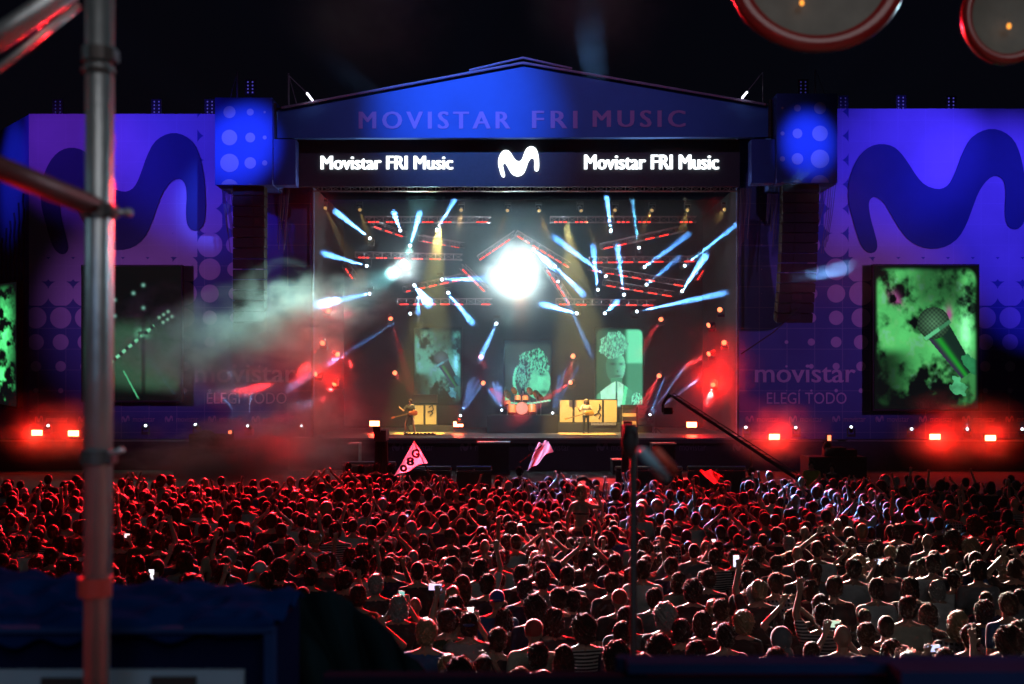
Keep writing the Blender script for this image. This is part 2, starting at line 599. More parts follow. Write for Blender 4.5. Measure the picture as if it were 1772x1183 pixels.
def mic_picture(u, v, asp, small=False):
    n = fbm(u * 4 + 3, v * 5, 3)
    n2 = fbm(u * 11, v * 13 + 5, 8)
    g = ss(n + .45 * (n2 - .5), .40, .66) * (.55 + .45 * fbm(u * 7 + 1, v * 9 + 2, 91))
    bright = g * (1 - .55 * ss(v, .52, .7) * (1 - ss(u, .25, .5) * (1 - ss(u, .65, .8)))) * (1 - .75 * ss(.30 - v, -.08, .1) * ss(u, .25, .5) * (1 - ss(u, .78, .9)))
    bright = bright * (1 - .85 * ss(v, .55, .64) * (1 - ss(u, .15, .45)))
    col = np.stack([.10 * bright + .06 * ss(n2, .5, .8) * bright, .62 * bright, .16 * bright + .12 * ss(n2, .6, .8) * bright], -1)
    # soft magenta patches
    mg = np.exp(-(((u - .20) / .07) ** 2 + ((v - .235 - (u - .2) * .6) / .055) ** 2) * 1.3) * ss(n2, .35, .55)
    mg2 = np.exp(-(((u - .72) / .03) ** 2 + ((v - .34) / .05) ** 2))
    k = np.clip(mg + mg2, 0, 1)[..., None] * (0 if small else 1)
    col = col * (1 - k) + np.array([.35, .08, .25]) * k
    # bright figure at right
    fg = np.exp(-(((u - .88) / .05) ** 2 + ((v - .45) / .16) ** 2)) * ss(n2, .2, .6)
    col += fg[..., None] * np.array([.25, .9, .4])
    # microphone: body
    t, dd, L = seg(u, v, (.60, .44), (.89, .74), asp)
    wdt = .125 - .045 * np.clip(t, 0, 1)
    body = (np.abs(dd) < wdt) & (t > .0) & (t < 1.05)
    sh = np.clip(.5 - dd / wdt * .5, 0, 1)
    bc = np.stack([.005 + .03 * sh ** 4, .02 + .25 * np.exp(-((dd / wdt + .35) / .25) ** 2), .012 + .05 * sh ** 4], -1)
    col = np.where(body[..., None], bc, col)
    rr = np.hypot((u - .57), (v - .40) * asp)
    head = rr < .155
    mesh = .5 + .5 * np.sin(u * 150) * np.sin(v * asp * 150)
    hc = np.stack([.02 + .06 * mesh, .05 + .16 * mesh, .03 + .07 * mesh], -1) * (1.25 - rr / .155)[..., None]
    col = np.where(head[..., None], hc, col)
    band = (np.abs(t - .03) < .035) & (np.abs(dd) < .15)
    col = np.where(band[..., None], np.array([.10, .50, .22]) * (.4 + .6 * (dd < .02))[..., None], col)
    # hand at the lower end
    hd = np.hypot((u - .93) / .11, (v - .67 - (u - .9) * .5) / .06) + .9 * (n2 - .5) < 1
    col = np.where(hd[..., None], np.array([.02, .20, .07]) * (.3 + 1.1 * n2)[..., None], col)
    cl = (np.abs(u - .80 - (v - .8) * .15) + .16 * (n2 - .5) < .045) & (v > .72 + .1 * n2) & (v < .96 - .12 * n2)
    col = np.where(cl[..., None], np.array([.10, .60, .25]) * (.1 + 1.2 * n2)[..., None], col)
    return col


def guitar_picture(u, v, asp):
    n = fbm(u * 3, v * 3, 12)
    cone = ss(.5 * u + .75 - np.abs(v - .62) * 1.2, .35, .8)
    hz = ss(v, .35, .5) * (1 - ss(v, .86, .97)) * cone * (.3 + .5 * n)
    col = np.stack([.05 * hz, .15 * hz, .08 * hz], -1)
    t, dd, L = seg(u, v, (.22, .76), (.82, .385), asp)
    neck = (np.abs(dd) < .016) & (t > 0) & (t < .85)
    col = np.where(neck[..., None], np.array([.25, .9, .5]) * ss(np.sin(t * 60), -.6, .6)[..., None], col)
    for i in range(3):
        for s in (-1, 1):
            c = (.80 + i * .045 + s * .02, .40 - i * .022 + s * .018)
            k = np.exp(-((u - c[0]) ** 2 + ((v - c[1]) * asp) ** 2) / .00022)
            col += k[..., None] * np.array([.35, .8, .55])
    hnd = np.exp(-(((u - .61) / .06) ** 2 + ((v - .50) / .03) ** 2)) * ss(fbm(u * 20, v * 30, 4), .35, .6)
    col += hnd[..., None] * np.array([.2, .9, .5])
    cv = np.exp(-(((u - .27) / .05) ** 2 + ((v - .74) / .03) ** 2))
    col += cv[..., None] * np.array([.08, .3, .16]) * (np.sin(u * 90) > 0)[..., None]
    t, dd, L = seg(u, v, (.42, .78), (.58, 1.0), asp)
    ed = (np.abs(dd) < .008) & (t > 0) & (t < 1)
    col = np.where(ed[..., None], np.array([.08, .5, .22]), col)
    mst = (np.abs(u - .62) < .022) & (v > .3) & (v < 1)
    col = np.where(mst[..., None], col * .35, col)
    for c in ((.52, .2), (.62, .14), (.62, .31), (.33, .25), (.33, .37)):
        k = np.exp(-((u - c[0]) ** 2 + ((v - c[1]) * asp) ** 2) / .0003)
        col += k[..., None] * np.array([.2, .5, .4])
    return col


def drummer_picture(u, v, asp):
    n = fbm(u * 9, v * 9, 21)
    st = fbm(u * 40 + v * 12, v * 10 - u * 8, 31)
    col = np.stack([.03 + 0 * u, .05 + 0 * u, .04 + 0 * u], -1)
    face = np.hypot((u - .70) / .27, (v - .60) / .26) < 1
    col = np.where(face[..., None], np.array([.12, .62, .34]) * (.55 + .7 * n)[..., None], col)
    st = fbm(u * 60 + v * 30, v * 24 - u * 30, 31)
    hair = (np.hypot((u - .62) / .32, (v - .34) / .20) + .5 * (n - .5) < 1) & (v < .42 + .15 * n)
    col = np.where(hair[..., None], np.array([.08, .55, .30]) * ss(st, .35, .62)[..., None] + .02, col)
    h2 = (np.hypot((u - .40) / .16, (v - .50) / .24) + .6 * (n - .5) < 1)
    col = np.where(h2[..., None], np.array([.07, .40, .24]) * ss(st, .4, .62)[..., None] + .015, col)
    eye = np.exp(-(((u - .80) / .07) ** 2 + ((v - .50) / .025) ** 2)) + np.exp(-(((u - .84) / .09) ** 2 + ((v - .76) / .03) ** 2))
    col *= (1 - .8 * np.clip(eye, 0, 1))[..., None]
    arm = np.abs(u - .27 - .06 * np.sin(v * 8)) < .022 + .015 * n
    col = np.where((arm & (v > .4) & (v < .9))[..., None], np.array([.10, .6, .34]), col)
    cym = (np.abs(v - .90 - .03 * np.sin(u * 4)) < .012)
    col = np.where(cym[..., None], np.array([.2, .8, .5]), col)
    tri = (u < .14) & (v > .72) & (u * 2 < (v - .66))
    col = np.where(tri[..., None], np.array([.12, .7, .35]), col)
    return col


def singer_picture(u, v, asp):
    n = fbm(u * 10, v * 10, 41)
    st = fbm(u * 34 + v * 9, v * 12 - u * 14, 51)
    bg = .5 + .5 * ss(u, .5, .7)
    col = np.stack([.12 * bg, .62 * bg, .34 * bg], -1) * ss(u, .58, .7)[..., None] * (1 - .7 * ss(v, .42, .46))[..., None]
    col += np.array([.02, .08, .045])
    face = np.hypot((u - .42) / .20, (v - .48) / .20) < 1
    lit = ss(u, .36, .60)
    fc = np.stack([.03 + .12 * lit, .16 + .48 * lit * (.6 + .6 * n), .10 + .26 * lit], -1)
    col = np.where(face[..., None], fc, col)
    for c, w in (((.36, .45), .06), ((.53, .45), .05), ((.47, .60), .07), ((.46, .54), .02)):
        k = np.exp(-(((u - c[0]) / w) ** 2 + ((v - c[1]) / .016) ** 2))
        col *= (1 - .75 * k)[..., None]
    st = fbm(u * 60 + v * 30, v * 26 - u * 30, 51)
    hair = (np.hypot((u - .38) / .29, (v - .22) / .17) + .55 * (n - .5) < 1) & (v < .34 + .12 * n)
    col = np.where(hair[..., None], np.array([.14, .66, .40]) * ss(st, .15, .75)[..., None] + .03, col)
    neck = (np.abs(u - .44) < .12) & (v > .62) & (v < .80)
    col = np.where(neck[..., None], np.array([.04, .25, .14]), col)
    jk = (v > .66 + .55 * np.abs(u - .44) ** 1.3) & (np.abs(u - .44) > .02 + (v - .66) * .0)
    shirt = jk & (np.abs(u - .38) < .30 - .2 * (v - .66))
    col = np.where(jk[..., None], np.array([.06, .32, .18]) * (.6 + .7 * n)[..., None], col)
    col = np.where((shirt & (u < .58))[..., None], np.array([.45, .98, .70]) * (.5 + .6 * n)[..., None], col)
    lap = np.abs((u - .62) - (v - .8) * -.25) < .035
    col = np.where((jk & lap)[..., None], np.array([.1, .75, .35]), col)
    hd = np.hypot((u - .86) / .12, (v - .90) / .10) < 1
    col = np.where(hd[..., None], np.array([.2, .8, .5]) * ss(st, .3, .6)[..., None], col)
    return col


def wing_picture(u, v, asp):
    n = fbm(u * 4, v * 12, 61)
    n2 = fbm(u * 12, v * 30, 71)
    b = ss(n, .38, .6) * (.4 + n2)
    k = np.exp(-(((u - .55) / .28) ** 2 + ((v - .38) / .22) ** 2)) + np.exp(-(((u - .5) / .3) ** 2 + ((v - .82) / .14) ** 2))
    b = b * np.clip(k, 0, 1) * 1.6
    return np.stack([.08 * b, .75 * b, .2 * b], -1)


SCR = bpy.data.materials.new('video screen')
SCR.use_nodes = True
nt = SCR.node_tree
nt.nodes.clear()
_a = nt.nodes.new('ShaderNodeAttribute')
_a.attribute_name = 'Col'
_e = nt.nodes.new('ShaderNodeEmission')
_e.inputs[1].default_value = 1.0
_o = nt.nodes.new('ShaderNodeOutputMaterial')
nt.links.new(_a.outputs['Color'], _e.inputs[0])
nt.links.new(_e.outputs[0], _o.inputs[0])


def screen(corners, pic, label, nu, nv, gain=1.0, edge=.06, top=.06, name='video_screen', frame=.12):
    """corners: top-left, top-right, bottom-left as world points"""
    tl, tr, bl = corners
    ex, ey = tr - tl, bl - tl
    asp = ey.length / ex.length
    nrm = ex.cross(ey).normalized()
    if nrm.y > 0: nrm = -nrm
    u, v = np.meshgrid(np.linspace(0, 1, nu), np.linspace(0, 1, nv))
    col = pic(u, v, asp)
    vg = ss(np.minimum(u, 1 - u), 0, edge) * ss(np.minimum(v, 1 - v), 0, top)
    rr = np.hypot(np.maximum(np.abs(u - .5) - .34, 0) / .16, np.maximum(np.abs(v - .5) - .38, 0) / .12)
    vg = vg * (1 - ss(rr, .75, 1.05)) if edge > 0 else vg * 0 + 1
    col = np.clip(col * vg[..., None] * gain, 0, 3) + np.array([.003, .004, .005])
    mb = MB()
    mb.grid(lambda a, b: tl + ex * a + ey * b, nu, nv)
    root = MB()
    q = [tl - ex * .012 - ey * .012, tr + ex * .012 - ey * .012, tr + ex * .012 + ey * 1.012, bl - ex * .012 + ey * .012]
    b0 = [p - nrm * .02 for p in q]
    b1 = [p - nrm * .30 for p in q]
    root.add(b0 + b1, [(0, 1, 2, 3), (7, 6, 5, 4), (0, 4, 5, 1), (1, 5, 6, 2), (2, 6, 7, 3), (3, 7, 4, 0)])
    ro = root.build(name, BLACK)
    o = mb.build('picture', SCR, ro)
    at = o.data.color_attributes.new('Col', 'FLOAT_COLOR', 'POINT')
    c4 = np.ones((nu * nv, 4), dtype=np.float32)
    c4[:, :3] = col.reshape(-1, 3)
    at.data.foreach_set('color', c4.ravel())
    return tag(ro, label, 'video screen')


def scr_px(x0, y0, x1, y1, d):
    return P(x0, y0, d), P(x1, y0, d), P(x0, y1, d)


screen(scr_px(1513, 459, 1693, 707, WY - .5), mic_picture, 'tall screen right of the stage showing a green close-up of a microphone', 150, 206, 1.05, .05, .05)
screen(scr_px(142, 460, 313, 692, WY - .5), guitar_picture, 'dark screen behind the scaffold pole showing a green lit guitar neck', 150, 200, .85, .03, .03)
screen(scr_px(716, 566, 799, 700, 65), lambda u, v, a: mic_picture(u, v, a, True) * np.array([.7, .62, 2.0]), 'backdrop screen with a microphone, leftmost of three behind the band', 80, 130, 1.15, .05, .10)
screen(scr_px(872, 588, 955, 706, 65), drummer_picture, 'backdrop screen with a shaggy head in profile, behind the drum kit', 80, 120, 1.35, .05, .10)
screen(scr_px(1030, 566, 1114, 706, 65), singer_picture, 'backdrop screen with a face and pale jacket, rightmost of three behind the band', 90, 140, 1.35, .05, .05)
_c = A0.lerp(A1, .12); _d = A0.lerp(A1, .75)
screen((Vector((_d.x - .1, _d.y - .5, 9.4)), Vector((_c.x - .1, _c.y - .5, 9.2)), Vector((_d.x - .1, _d.y - .5, 3.2))), wing_picture,
       'narrow screen on the far left wing wall with bright green figure', 50, 120, 1.5, .05, .05)

# ------------------------------------------------------------------ stage body
DZ = 1.54
DF = 54.6                          # front edge of the deck
st = empty('stage', (0.6, 60, 0), 'concert stage deck with black backdrop and side masking under the roof', 'stage')


def wpart(mb, name, m, parent, smooth=False):
    o = mb.build(name, m, parent, smooth)
    o.matrix_parent_inverse = Matrix.Translation(-parent.location)
    return o


deckm = mat('stage deck', (.09, .085, .085), .38, var=.35, scale=1.2, bump=.1)
xl, xr = P(500, 0, DF).x, P(1300, 0, DF).x
wpart(MB().bbox((xl, DF, DZ - .25), (xr, 67.5, DZ)), 'deck', deckm, st)
wpart(MB().bbox((xl, DF + .15, 0), (xr, DF + .3, DZ - .255)), 'skirt', mat('stage skirt', (.05, .045, .06), .8, scale=1), st)
wpart(MB().bbox((-16, 67.2, DZ + .01), (17, 67.4, 15)), 'backdrop', DARK, st)
for s, (xa, xb) in enumerate(((P(470, 0, 56).x, P(538, 0, 56).x), (P(1281, 0, 56).x, P(1352, 0, 56).x))):
    wpart(MB().bbox((xa, 56.52 if s == 0 else 56.52, 0), (xb, 67, 14)), 'side_masking', DARK, st)
lipm = mat('deck lip', (.30, .27, .27), .35, .4)
wpart(MB().bbox((xl, DF - .03, DZ - .07), (xr, DF - .005, DZ + .01)), 'lip', lipm, st)
edge_dark = mat('dark post paint', (.06, .05, .07), .6)
for px in (541, 1277):
    a = P(px, 325, 55)
    wpart(MB().tube((a.x, 55, DZ), (a.x, 55, a.z), .06, n=10), 'post', edge_dark, st)
skp = mat('skirt print', (.16, .13, .18), .8, var=0)
for x in range(560, 1290, 118):
    e = emblem('emblem', (x, 765, x + 20, 780), DF + .12, skp, None, .02)
    e.parent = st; e.matrix_parent_inverse = Matrix.Translation(-st.location)
    e = text('lettering', 'movistar', (x + 26, 767, x + 72, 779), DF + .13, skp, None, bold=0)
    e.parent = st; e.matrix_parent_inverse = Matrix.Translation(-st.location)
# wings of the deck in front of the side walls
for nm, xa, xb, lab in (('stage_wing', P(-60, 0, 54.6).x, P(498, 0, 54.6).x, 'low stage wing running in front of the left banner wall'),
                        ('stage_wing', P(1302, 0, 54.6).x, P(2000, 0, 54.6).x, 'low stage wing running in front of the right banner wall')):
    o = MB().bbox((xa, DF, 0), (xb, WY - .05, DZ - .1)).build(nm, mat('wing skirt', (.05, .04, .05), .7))
    tag(o, lab, 'stage')
    MB().bbox((xa, DF - .04, DZ - .16), (xb, DF - .005, DZ - .08)).build('lip', lipm, o)

# roof
rf = empty('stage_roof', (0.5, 54, 12), 'gabled stage roof with blue fascia and printed capital letters', 'roof')
fy = 53.8
fa = poly_px([(480, 238), (480, 188), (905, 112), (1330, 182), (1335, 236)], fy)
f_ = slab('fascia', fa, .4, FASC, rf)
f_.matrix_parent_inverse = Matrix.Translation(-rf.location)
for k, s in enumerate(('MOVISTAR', 'FRI', 'MUSIC')):
    bx = ((622, 192, 882, 222), (922, 191, 998, 221), (1027, 190, 1185, 219))[k]
    t = text('lettering', s, bx, fy - .012, FLET, None, bold=0, space=1.35, dup=3, dup_px=.9)
    t.parent = f_
edgem = mat('roof edge truss', (.30, .24, .38), .5, .3)


def roof_rail(pts, off, r=.05):
    mb = MB()
    for a, b in zip(pts[:-1], pts[1:]):
        A, B = P(*a, fy - off), P(*b, fy - off)
        mb.tube(A, B, r, n=8)
    return mb


wpart(roof_rail([(487, 186), (905, 108), (1325, 180)], .15, .07), 'edge_rail', edgem, rf)
wpart(roof_rail([(812, 121), (905, 99), (990, 118)], .15, .06), 'edge_rail', edgem, rf)
wpart(roof_rail([(475, 240), (475, 178), ], .05, .10), 'edge_rail', BLACK, rf)
wpart(roof_rail([(1333, 172), (1333, 238)], .05, .10), 'edge_rail', BLACK, rf)
# roof skin running back
rb = []
for x, y in ((478, 186), (905, 108), (1333, 180)):
    a = P(x, y, fy)
    rb.append(a)
mb = MB()
mb.add([rb[0], rb[1], rb[2]] + [p + Vector((0, 14, 0)) for p in rb] + [p + Vector((0, 0, -.12)) for p in rb] + [p + Vector((0, 14, -.12)) for p in rb],
       [(0, 1, 4, 3), (1, 2, 5, 4), (6, 9, 10, 7), (7, 10, 11, 8), (0, 6, 7, 1), (1, 7, 8, 2)])
wpart(mb, 'roof_skin', DARK, rf)

# LED header
hd = empty('led_banner', P(895, 282, 54.6), 'black header banner over the stage opening with glowing white writing', 'led banner')
a, b = P(513, 322, 54.7), P(1280, 241, 54.7)
HB = mat('header panel', (.035, .04, .05), .6)
wpart(MB().bbox((a.x, 54.7, a.z), (b.x, 54.95, b.z)), 'panel', HB, hd)
for o in (text('lettering', 'Movistar FRI Music', (556, 269, 783, 292), 54.65, WHITE_LED, None, bold=0, dup=4, dup_px=.6),
          text('lettering', 'Movistar FRI Music', (1012, 267, 1243, 292), 54.65, WHITE_LED, None, bold=0, dup=4, dup_px=.6),
          emblem('emblem', (862, 252, 933, 306), 54.63, WHITE_LED, None, .04)):
    o.parent = hd
    o.matrix_parent_inverse = Matrix.Translation(-hd.location)
lamp('AREA', P(670, 282, 54.4), 40, (.6, .85, 1), P(670, 282, 40), soft=3, parent=hd)
lamp('AREA', P(1128, 282, 54.4), 40, (.6, .85, 1), P(1128, 282, 40), soft=3, parent=hd)

# tower boxes with dots
for (x0, y0, x1, y1, cols, lab) in ((372, 168, 471, 319, (397, 433, 458), 'blue fabric covered tower box with printed dots above the left speaker hang'),
                                    (1344, 161, 1449, 316, (1419, 1380, 1354), 'grey blue tower box with printed dots above the right speaker hang')):
    a, b = P(x0, y1, 53.2), P(x1, y0, 53.2)
    o = MB().bbox((a.x, 53.2, a.z), (b.x, 55.9, b.z)).build('tower_box', TOWER)
    tag(o, lab, 'tower box')
    for i, cx in enumerate(cols):
        for j, r in enumerate(((10.5, 13.5, 16, 16), (6, 8.5, 10, 8), (2, 3.5, 4.5, 4))[i]):
            cy = y0 + 25 + 44 * j
            n = 28
            ring = [P(cx + r * math.cos(2 * math.pi * k / n), min(cy + r * math.sin(2 * math.pi * k / n), y1 - 1), 53.19) for k in range(n)]
            MB().add(ring, [tuple(range(n))]).build('printed_dot', DOTS, o)
    xa, xb = (471, 512) if x0 < 900 else (1300, 1344)
    a, b = P(xa, y1, 53.6), P(xb, 240, 53.6)
    MB().bbox((a.x + .01, 53.6, a.z), (b.x - .01, 54.4, b.z)).build('return_panel', TOWER, o)
# line arrays
for cx, w, y0, y1, lean, lab in ((433, 54, 322, 572, 0, 'long black hanging speaker array under the left tower box'),
                                 (1383, 62, 318, 556, -12, 'long black hanging speaker array under the right tower box')):
    r = empty('line_array', P(cx, y0, 54), lab, 'speaker array')
    n = 14
    for i in range(n):
        ya = y0 + (y1 - y0) * i / n
        p = P(cx + lean * (i / n) ** 2, ya + (y1 - y0) / n / 2, 53.9 + .9 * (i / n) ** 2.5)
        hgt = (y1 - y0) / n / F * 54
        mb = MB().box(p, (w / F * 54, .7, hgt * .9), Matrix.Rotation(R(18 * (i / n) ** 2), 3, 'X'))
        mb.box(p + Vector((0, -.36, 0)), (w / F * 54 * .3, .03, hgt * .7))
        wpart(mb, 'cabinet', BLACK, r)
    wpart(MB().box(P(cx, y0 - 4, 54), (1.6, .8, .12)), 'bumper_frame', ALU, r)
# hanging cables
random.seed(11)
for x0, x1, y0, lab in ((384, 400, 322, 'bundle of thin cables hanging outside the left speaker array'), (484, 500, 325, 'bundle of thin cables hanging inside the left speaker array'),
                        (1282, 1300, 325, 'bundle of thin cables beside the right edge of stage opening'), (1330, 1346, 318, 'bundle of thin cables hanging inside the right speaker array'),
                        (1420, 1446, 318, 'bundle of thin cables fanned outside the right speaker array')):
    mb = MB()
    for i in range(8):
        xa = x0 + (x1 - x0) * i / 7
        L = random.uniform(50, 120)
        dx = 10 if x0 < 480 else (-14 if x0 > 1400 else -4)
        mb.path([P(xa, y0, 54.2), P(xa + dx * .4, y0 + L * .5, 54.2), P(xa + dx, y0 + L, 54.2)], .018, 5)
    tag(mb.build('cable_bundle', mat('cable purple grey', (.2, .15, .22), .6)), lab, 'cables', 'cable bundles beside the stage opening')
a, b = P(1386, 530, 54), P(1282, 612, 54)
tag(MB().path([a, a.lerp(b, .5) + Vector((.1, 0, -.1)), b], .03, 6).build('guy_rope', BLACK), 'thin black rope slanting down from the right speaker array', 'rope')
# small lamp panels poking above the walls, and the tube lights
for i, (x, y, d) in enumerate(((100, 184, 57), (271, 184, 57), (363, 184, 57), (433, 150, 55), (1390, 150, 55), (1459, 178, 57), (1559, 177, 57), (1646, 178, 57))):
    lab = ['dim blue lamp panel above the far left of left banner wall', 'blue lamp panel above the emblem on left banner wall', 'blue lamp panel above the banner wall beside the left tower box',
           'blue lamp panel on top of the left tower box', 'dark lamp panel on top of the right tower box', 'blue lamp panel beside the right tower box', 'brightest blue lamp panel above the right banner wall',
           'blue lamp panel above the emblem on right banner wall'][i]
    r = MB().box(P(x, y, d + .1), (.5, .1, .75)).tube(P(x, y + 12, d + .1), P(x, y + 40, d + .1), .03).build('lamp_panel', BLACK)
    tag(r, lab, 'lamp panel', 'lamp panels above the banner walls')
    bm_ = glow('blue bulb', (.12, .10, .8), .5 if i not in (4, 5, 0) else .15)
    for j in range(4):
        for k in (-1, 1):
            MB().ell(P(x + k * 4, y - 9 + j * 6, d + .02), (.04, .03, .04), 8, 5).build('bulb', bm_, r)
for x0, y0, x1, y1, ax, ay, lab in ((531, 160, 541, 173, 500, 130, 'short glowing white tube light on the left slope of the roof'), (1293, 158, 1284, 169, 1320, 124, 'short glowing white tube light on the right slope of the roof')):
    r = MB().path([P(ax, ay, 53.3), P(x0, y0, 53.3)], .02, 5).tube(P(ax, ay, 53.3), P(ax, 186, 53.9), .02).build('tube_light', ALU)
    tag(r, lab, 'tube light')
    MB().tube(P(x0, y0, 53.3), P(x1, y1, 53.3), .045).build('tube', glow('tube', (.85, .85, 1), 5), r)
# thin masts and rigging wires above the towers
for i, (x, y0, y1) in enumerate(((411, 122, 168), (499, 126, 186), (1411, 118, 162))):
    o = MB().tube(P(x, y1, 54), P(x, y0, 54), .04).tube(P(x, y0, 54), P(x - 12 if i == 0 else x + 16, y1, 54), .02).build('mast', mat('mast steel', (.12, .12, .14), .5, .5))
    tag(o, ['thin dark mast behind the left tower box', 'thin mast at the left end of the roof', 'thin mast on the right tower box'][i], 'mast')

# ------------------------------------------------------------------ trusses inside the stage
def truss_mesh(a, b, w=.32, seg_=.45):
    a, b = Vector(a), Vector(b)
    d = (b - a)
    L = d.length
    d.normalize()
    up = Vector((0, 0, 1))
    sd = d.cross(up).normalized()
    up = sd.cross(d).normalized()
    mb = MB()
    cs = [sd * w / 2 * i + up * w / 2 * j for i, j in ((-1, -1), (1, -1), (1, 1), (-1, 1))]
    for c in cs: mb.tube(a + c, b + c, .02, n=5)
    n = max(2, int(L / seg_))
    for i in range(n):
        p, q = a + d * L * i / n, a + d * L * (i + 1) / n
        for k in range(4):
            c0, c1 = cs[k], cs[(k + 1) % 4]
            if i % 2: c0, c1 = c1, c0
            mb.tube(p + c0, q + c1, .011, n=4)
            mb.tube(p + c0, p + c1, .014, n=4)
    return mb


TR = mat('truss aluminium', (.26, .22, .24), .45, .6, .1)
trs = [  # x0,y0,d0, x1,y1,d1, label, led groups
    (541, 326, 55.1, 1279, 326, 55.1, 'long horizontal truss under the header banner across the stage opening', 0),
    (632, 379, 59, 850, 379, 59, 'upper left horizontal truss with red lights', 7),
    (952, 379, 59, 1205, 379, 59, 'upper right horizontal truss with red lights', 7),
    (645, 386, 60, 700, 405, 62, 'short slanted truss below the upper left truss', 3),
    (728, 411, 60, 800, 424, 63, 'slanted truss with red lights left of the dazzling lamp', 3),
    (615, 440, 60, 800, 444, 60, 'middle left horizontal truss with red lights', 6),
    (828, 446, 63, 893, 402, 63, 'slanted truss rising to the peak from the left above the dazzling lamp', 6),
    (893, 402, 63, 985, 458, 63, 'slanted truss falling from the peak to the right above the dazzling lamp', 7),
    (1040, 426, 61, 1185, 394, 59, 'slanted truss rising outward between the upper right beams', 6),
    (1020, 449, 60, 1205, 447, 60, 'middle right horizontal truss with red lights', 7),
    (1020, 462, 62, 1185, 490, 59, 'slanted truss falling outward under the middle right truss', 7),
    (1045, 488, 62, 1165, 508, 60, 'shorter slanted truss beside the lower right beams', 5),
    (962, 521, 60, 1135, 523, 60, 'lower right horizontal truss with red lights', 6),
    (688, 521, 60, 852, 521, 60, 'lower left horizontal truss with red lights', 7),
    (700, 500, 62, 800, 478, 60, 'slanted truss left of the dazzling lamp above the lower left truss', 5),
    (598, 458, 60, 612, 478, 59, 'stubby truss end with red lights at the left edge', 2),
    (1205, 480, 59, 1216, 462, 60, 'stubby truss end with red lights at the right edge', 2),
    (945, 460, 60, 985, 520, 61, 'slanted truss right of the dazzling lamp falling steeply', 5),
    (840, 500, 60, 800, 460, 61, 'steep short truss left of the dazzling lamp', 4),
]
for x0, y0, d0, x1, y1, d1, lab, ng in trs:
    a, b = P(x0, y0, d0), P(x1, y1, d1)
    t = truss_mesh(a, b, .22 if ng == 0 else .30).build('lighting_truss', TR)
    tag(t, lab, 'truss', 'trusses hanging inside the stage roof')
    for g in range(ng):
        if ng > 5 and g % 3 == 2 and random.random() < .5: continue
        mb = MB()
        for k in range(3):
            u = (g + .2 + .22 * k) / ng
            c = a.lerp(b, u) + Vector((0, -.22, -.16))
            dr = (b - a).normalized()
            mb.tube(c, c + dr * .14, .030, n=6)
        mb.build('led_bar', RED_LED, t)

# ------------------------------------------------------------------ moving head lights with real beams
def head_meshes():
    base = MB().box((0, .0, .30), (.34, .26, .12)).mesh('moving_head_light', RUBBER)
    yoke = MB().box((-.17, 0, .12), (.03, .12, .34)).box((.17, 0, .12), (.03, .12, .34)).box((0, 0, .245), (.37, .14, .03)).mesh('yoke', RUBBER)
    hb = MB().tube((0, 0, .17), (0, 0, -.20), .09, .125, n=14).mesh('lamp_head', RUBBER, True)
    ls = {}
    for k, m, r in (('w', LENS_W, .08), ('r', LENS_R, .12), ('a', LENS_A, .09), ('s', LENS_W, .06)):
        ls[k] = MB().ell((0, 0, -.205), (r, r, .035), 14, 6).mesh('lens', m, True)
    return base, yoke, hb, ls


HM = head_meshes()
WB = (.17, .43, 1.0)
RB = (1.0, .03, .03)
AB = (1.0, .50, .12)
TEAL = (.45, 1.0, .88)


def moving_head(sx, sy, ex, ey, kind, label, group, energy, size=4.0, d=61.0, ed=55.4, col=None, lens=None, flip=1, soft=.04):
    s, e = P(sx, sy, d), P(ex, ey, ed)
    q = (e - s).to_track_quat('-Z', 'Y')
    r = bpy.data.objects.new('moving_head_light', HM[0])
    link(r)
    r.location = s
    if flip < 0: r.rotation_euler = (math.pi, 0, 0)
    tag(r, label, 'stage light', group)
    link(bpy.data.objects.new('yoke', HM[1]), r)
    h = link(bpy.data.objects.new('lamp_head', HM[2]), r)
    h.rotation_mode = 'QUATERNION'
    h.rotation_quaternion = (r.rotation_euler.to_quaternion().inverted() @ q) if flip < 0 else q
    link(bpy.data.objects.new('lens', HM[3][lens or kind]), h)
    lo = lamp('SPOT', (0, 0, 0), energy, col or {'w': WB, 'r': RB, 'a': AB, 's': WB}[kind], None, size, .25, soft, name='beam_lamp')
    lo.parent = h
    lo.location = (0, 0, -.26)
    lo.rotation_quaternion = Quaternion()
    return r


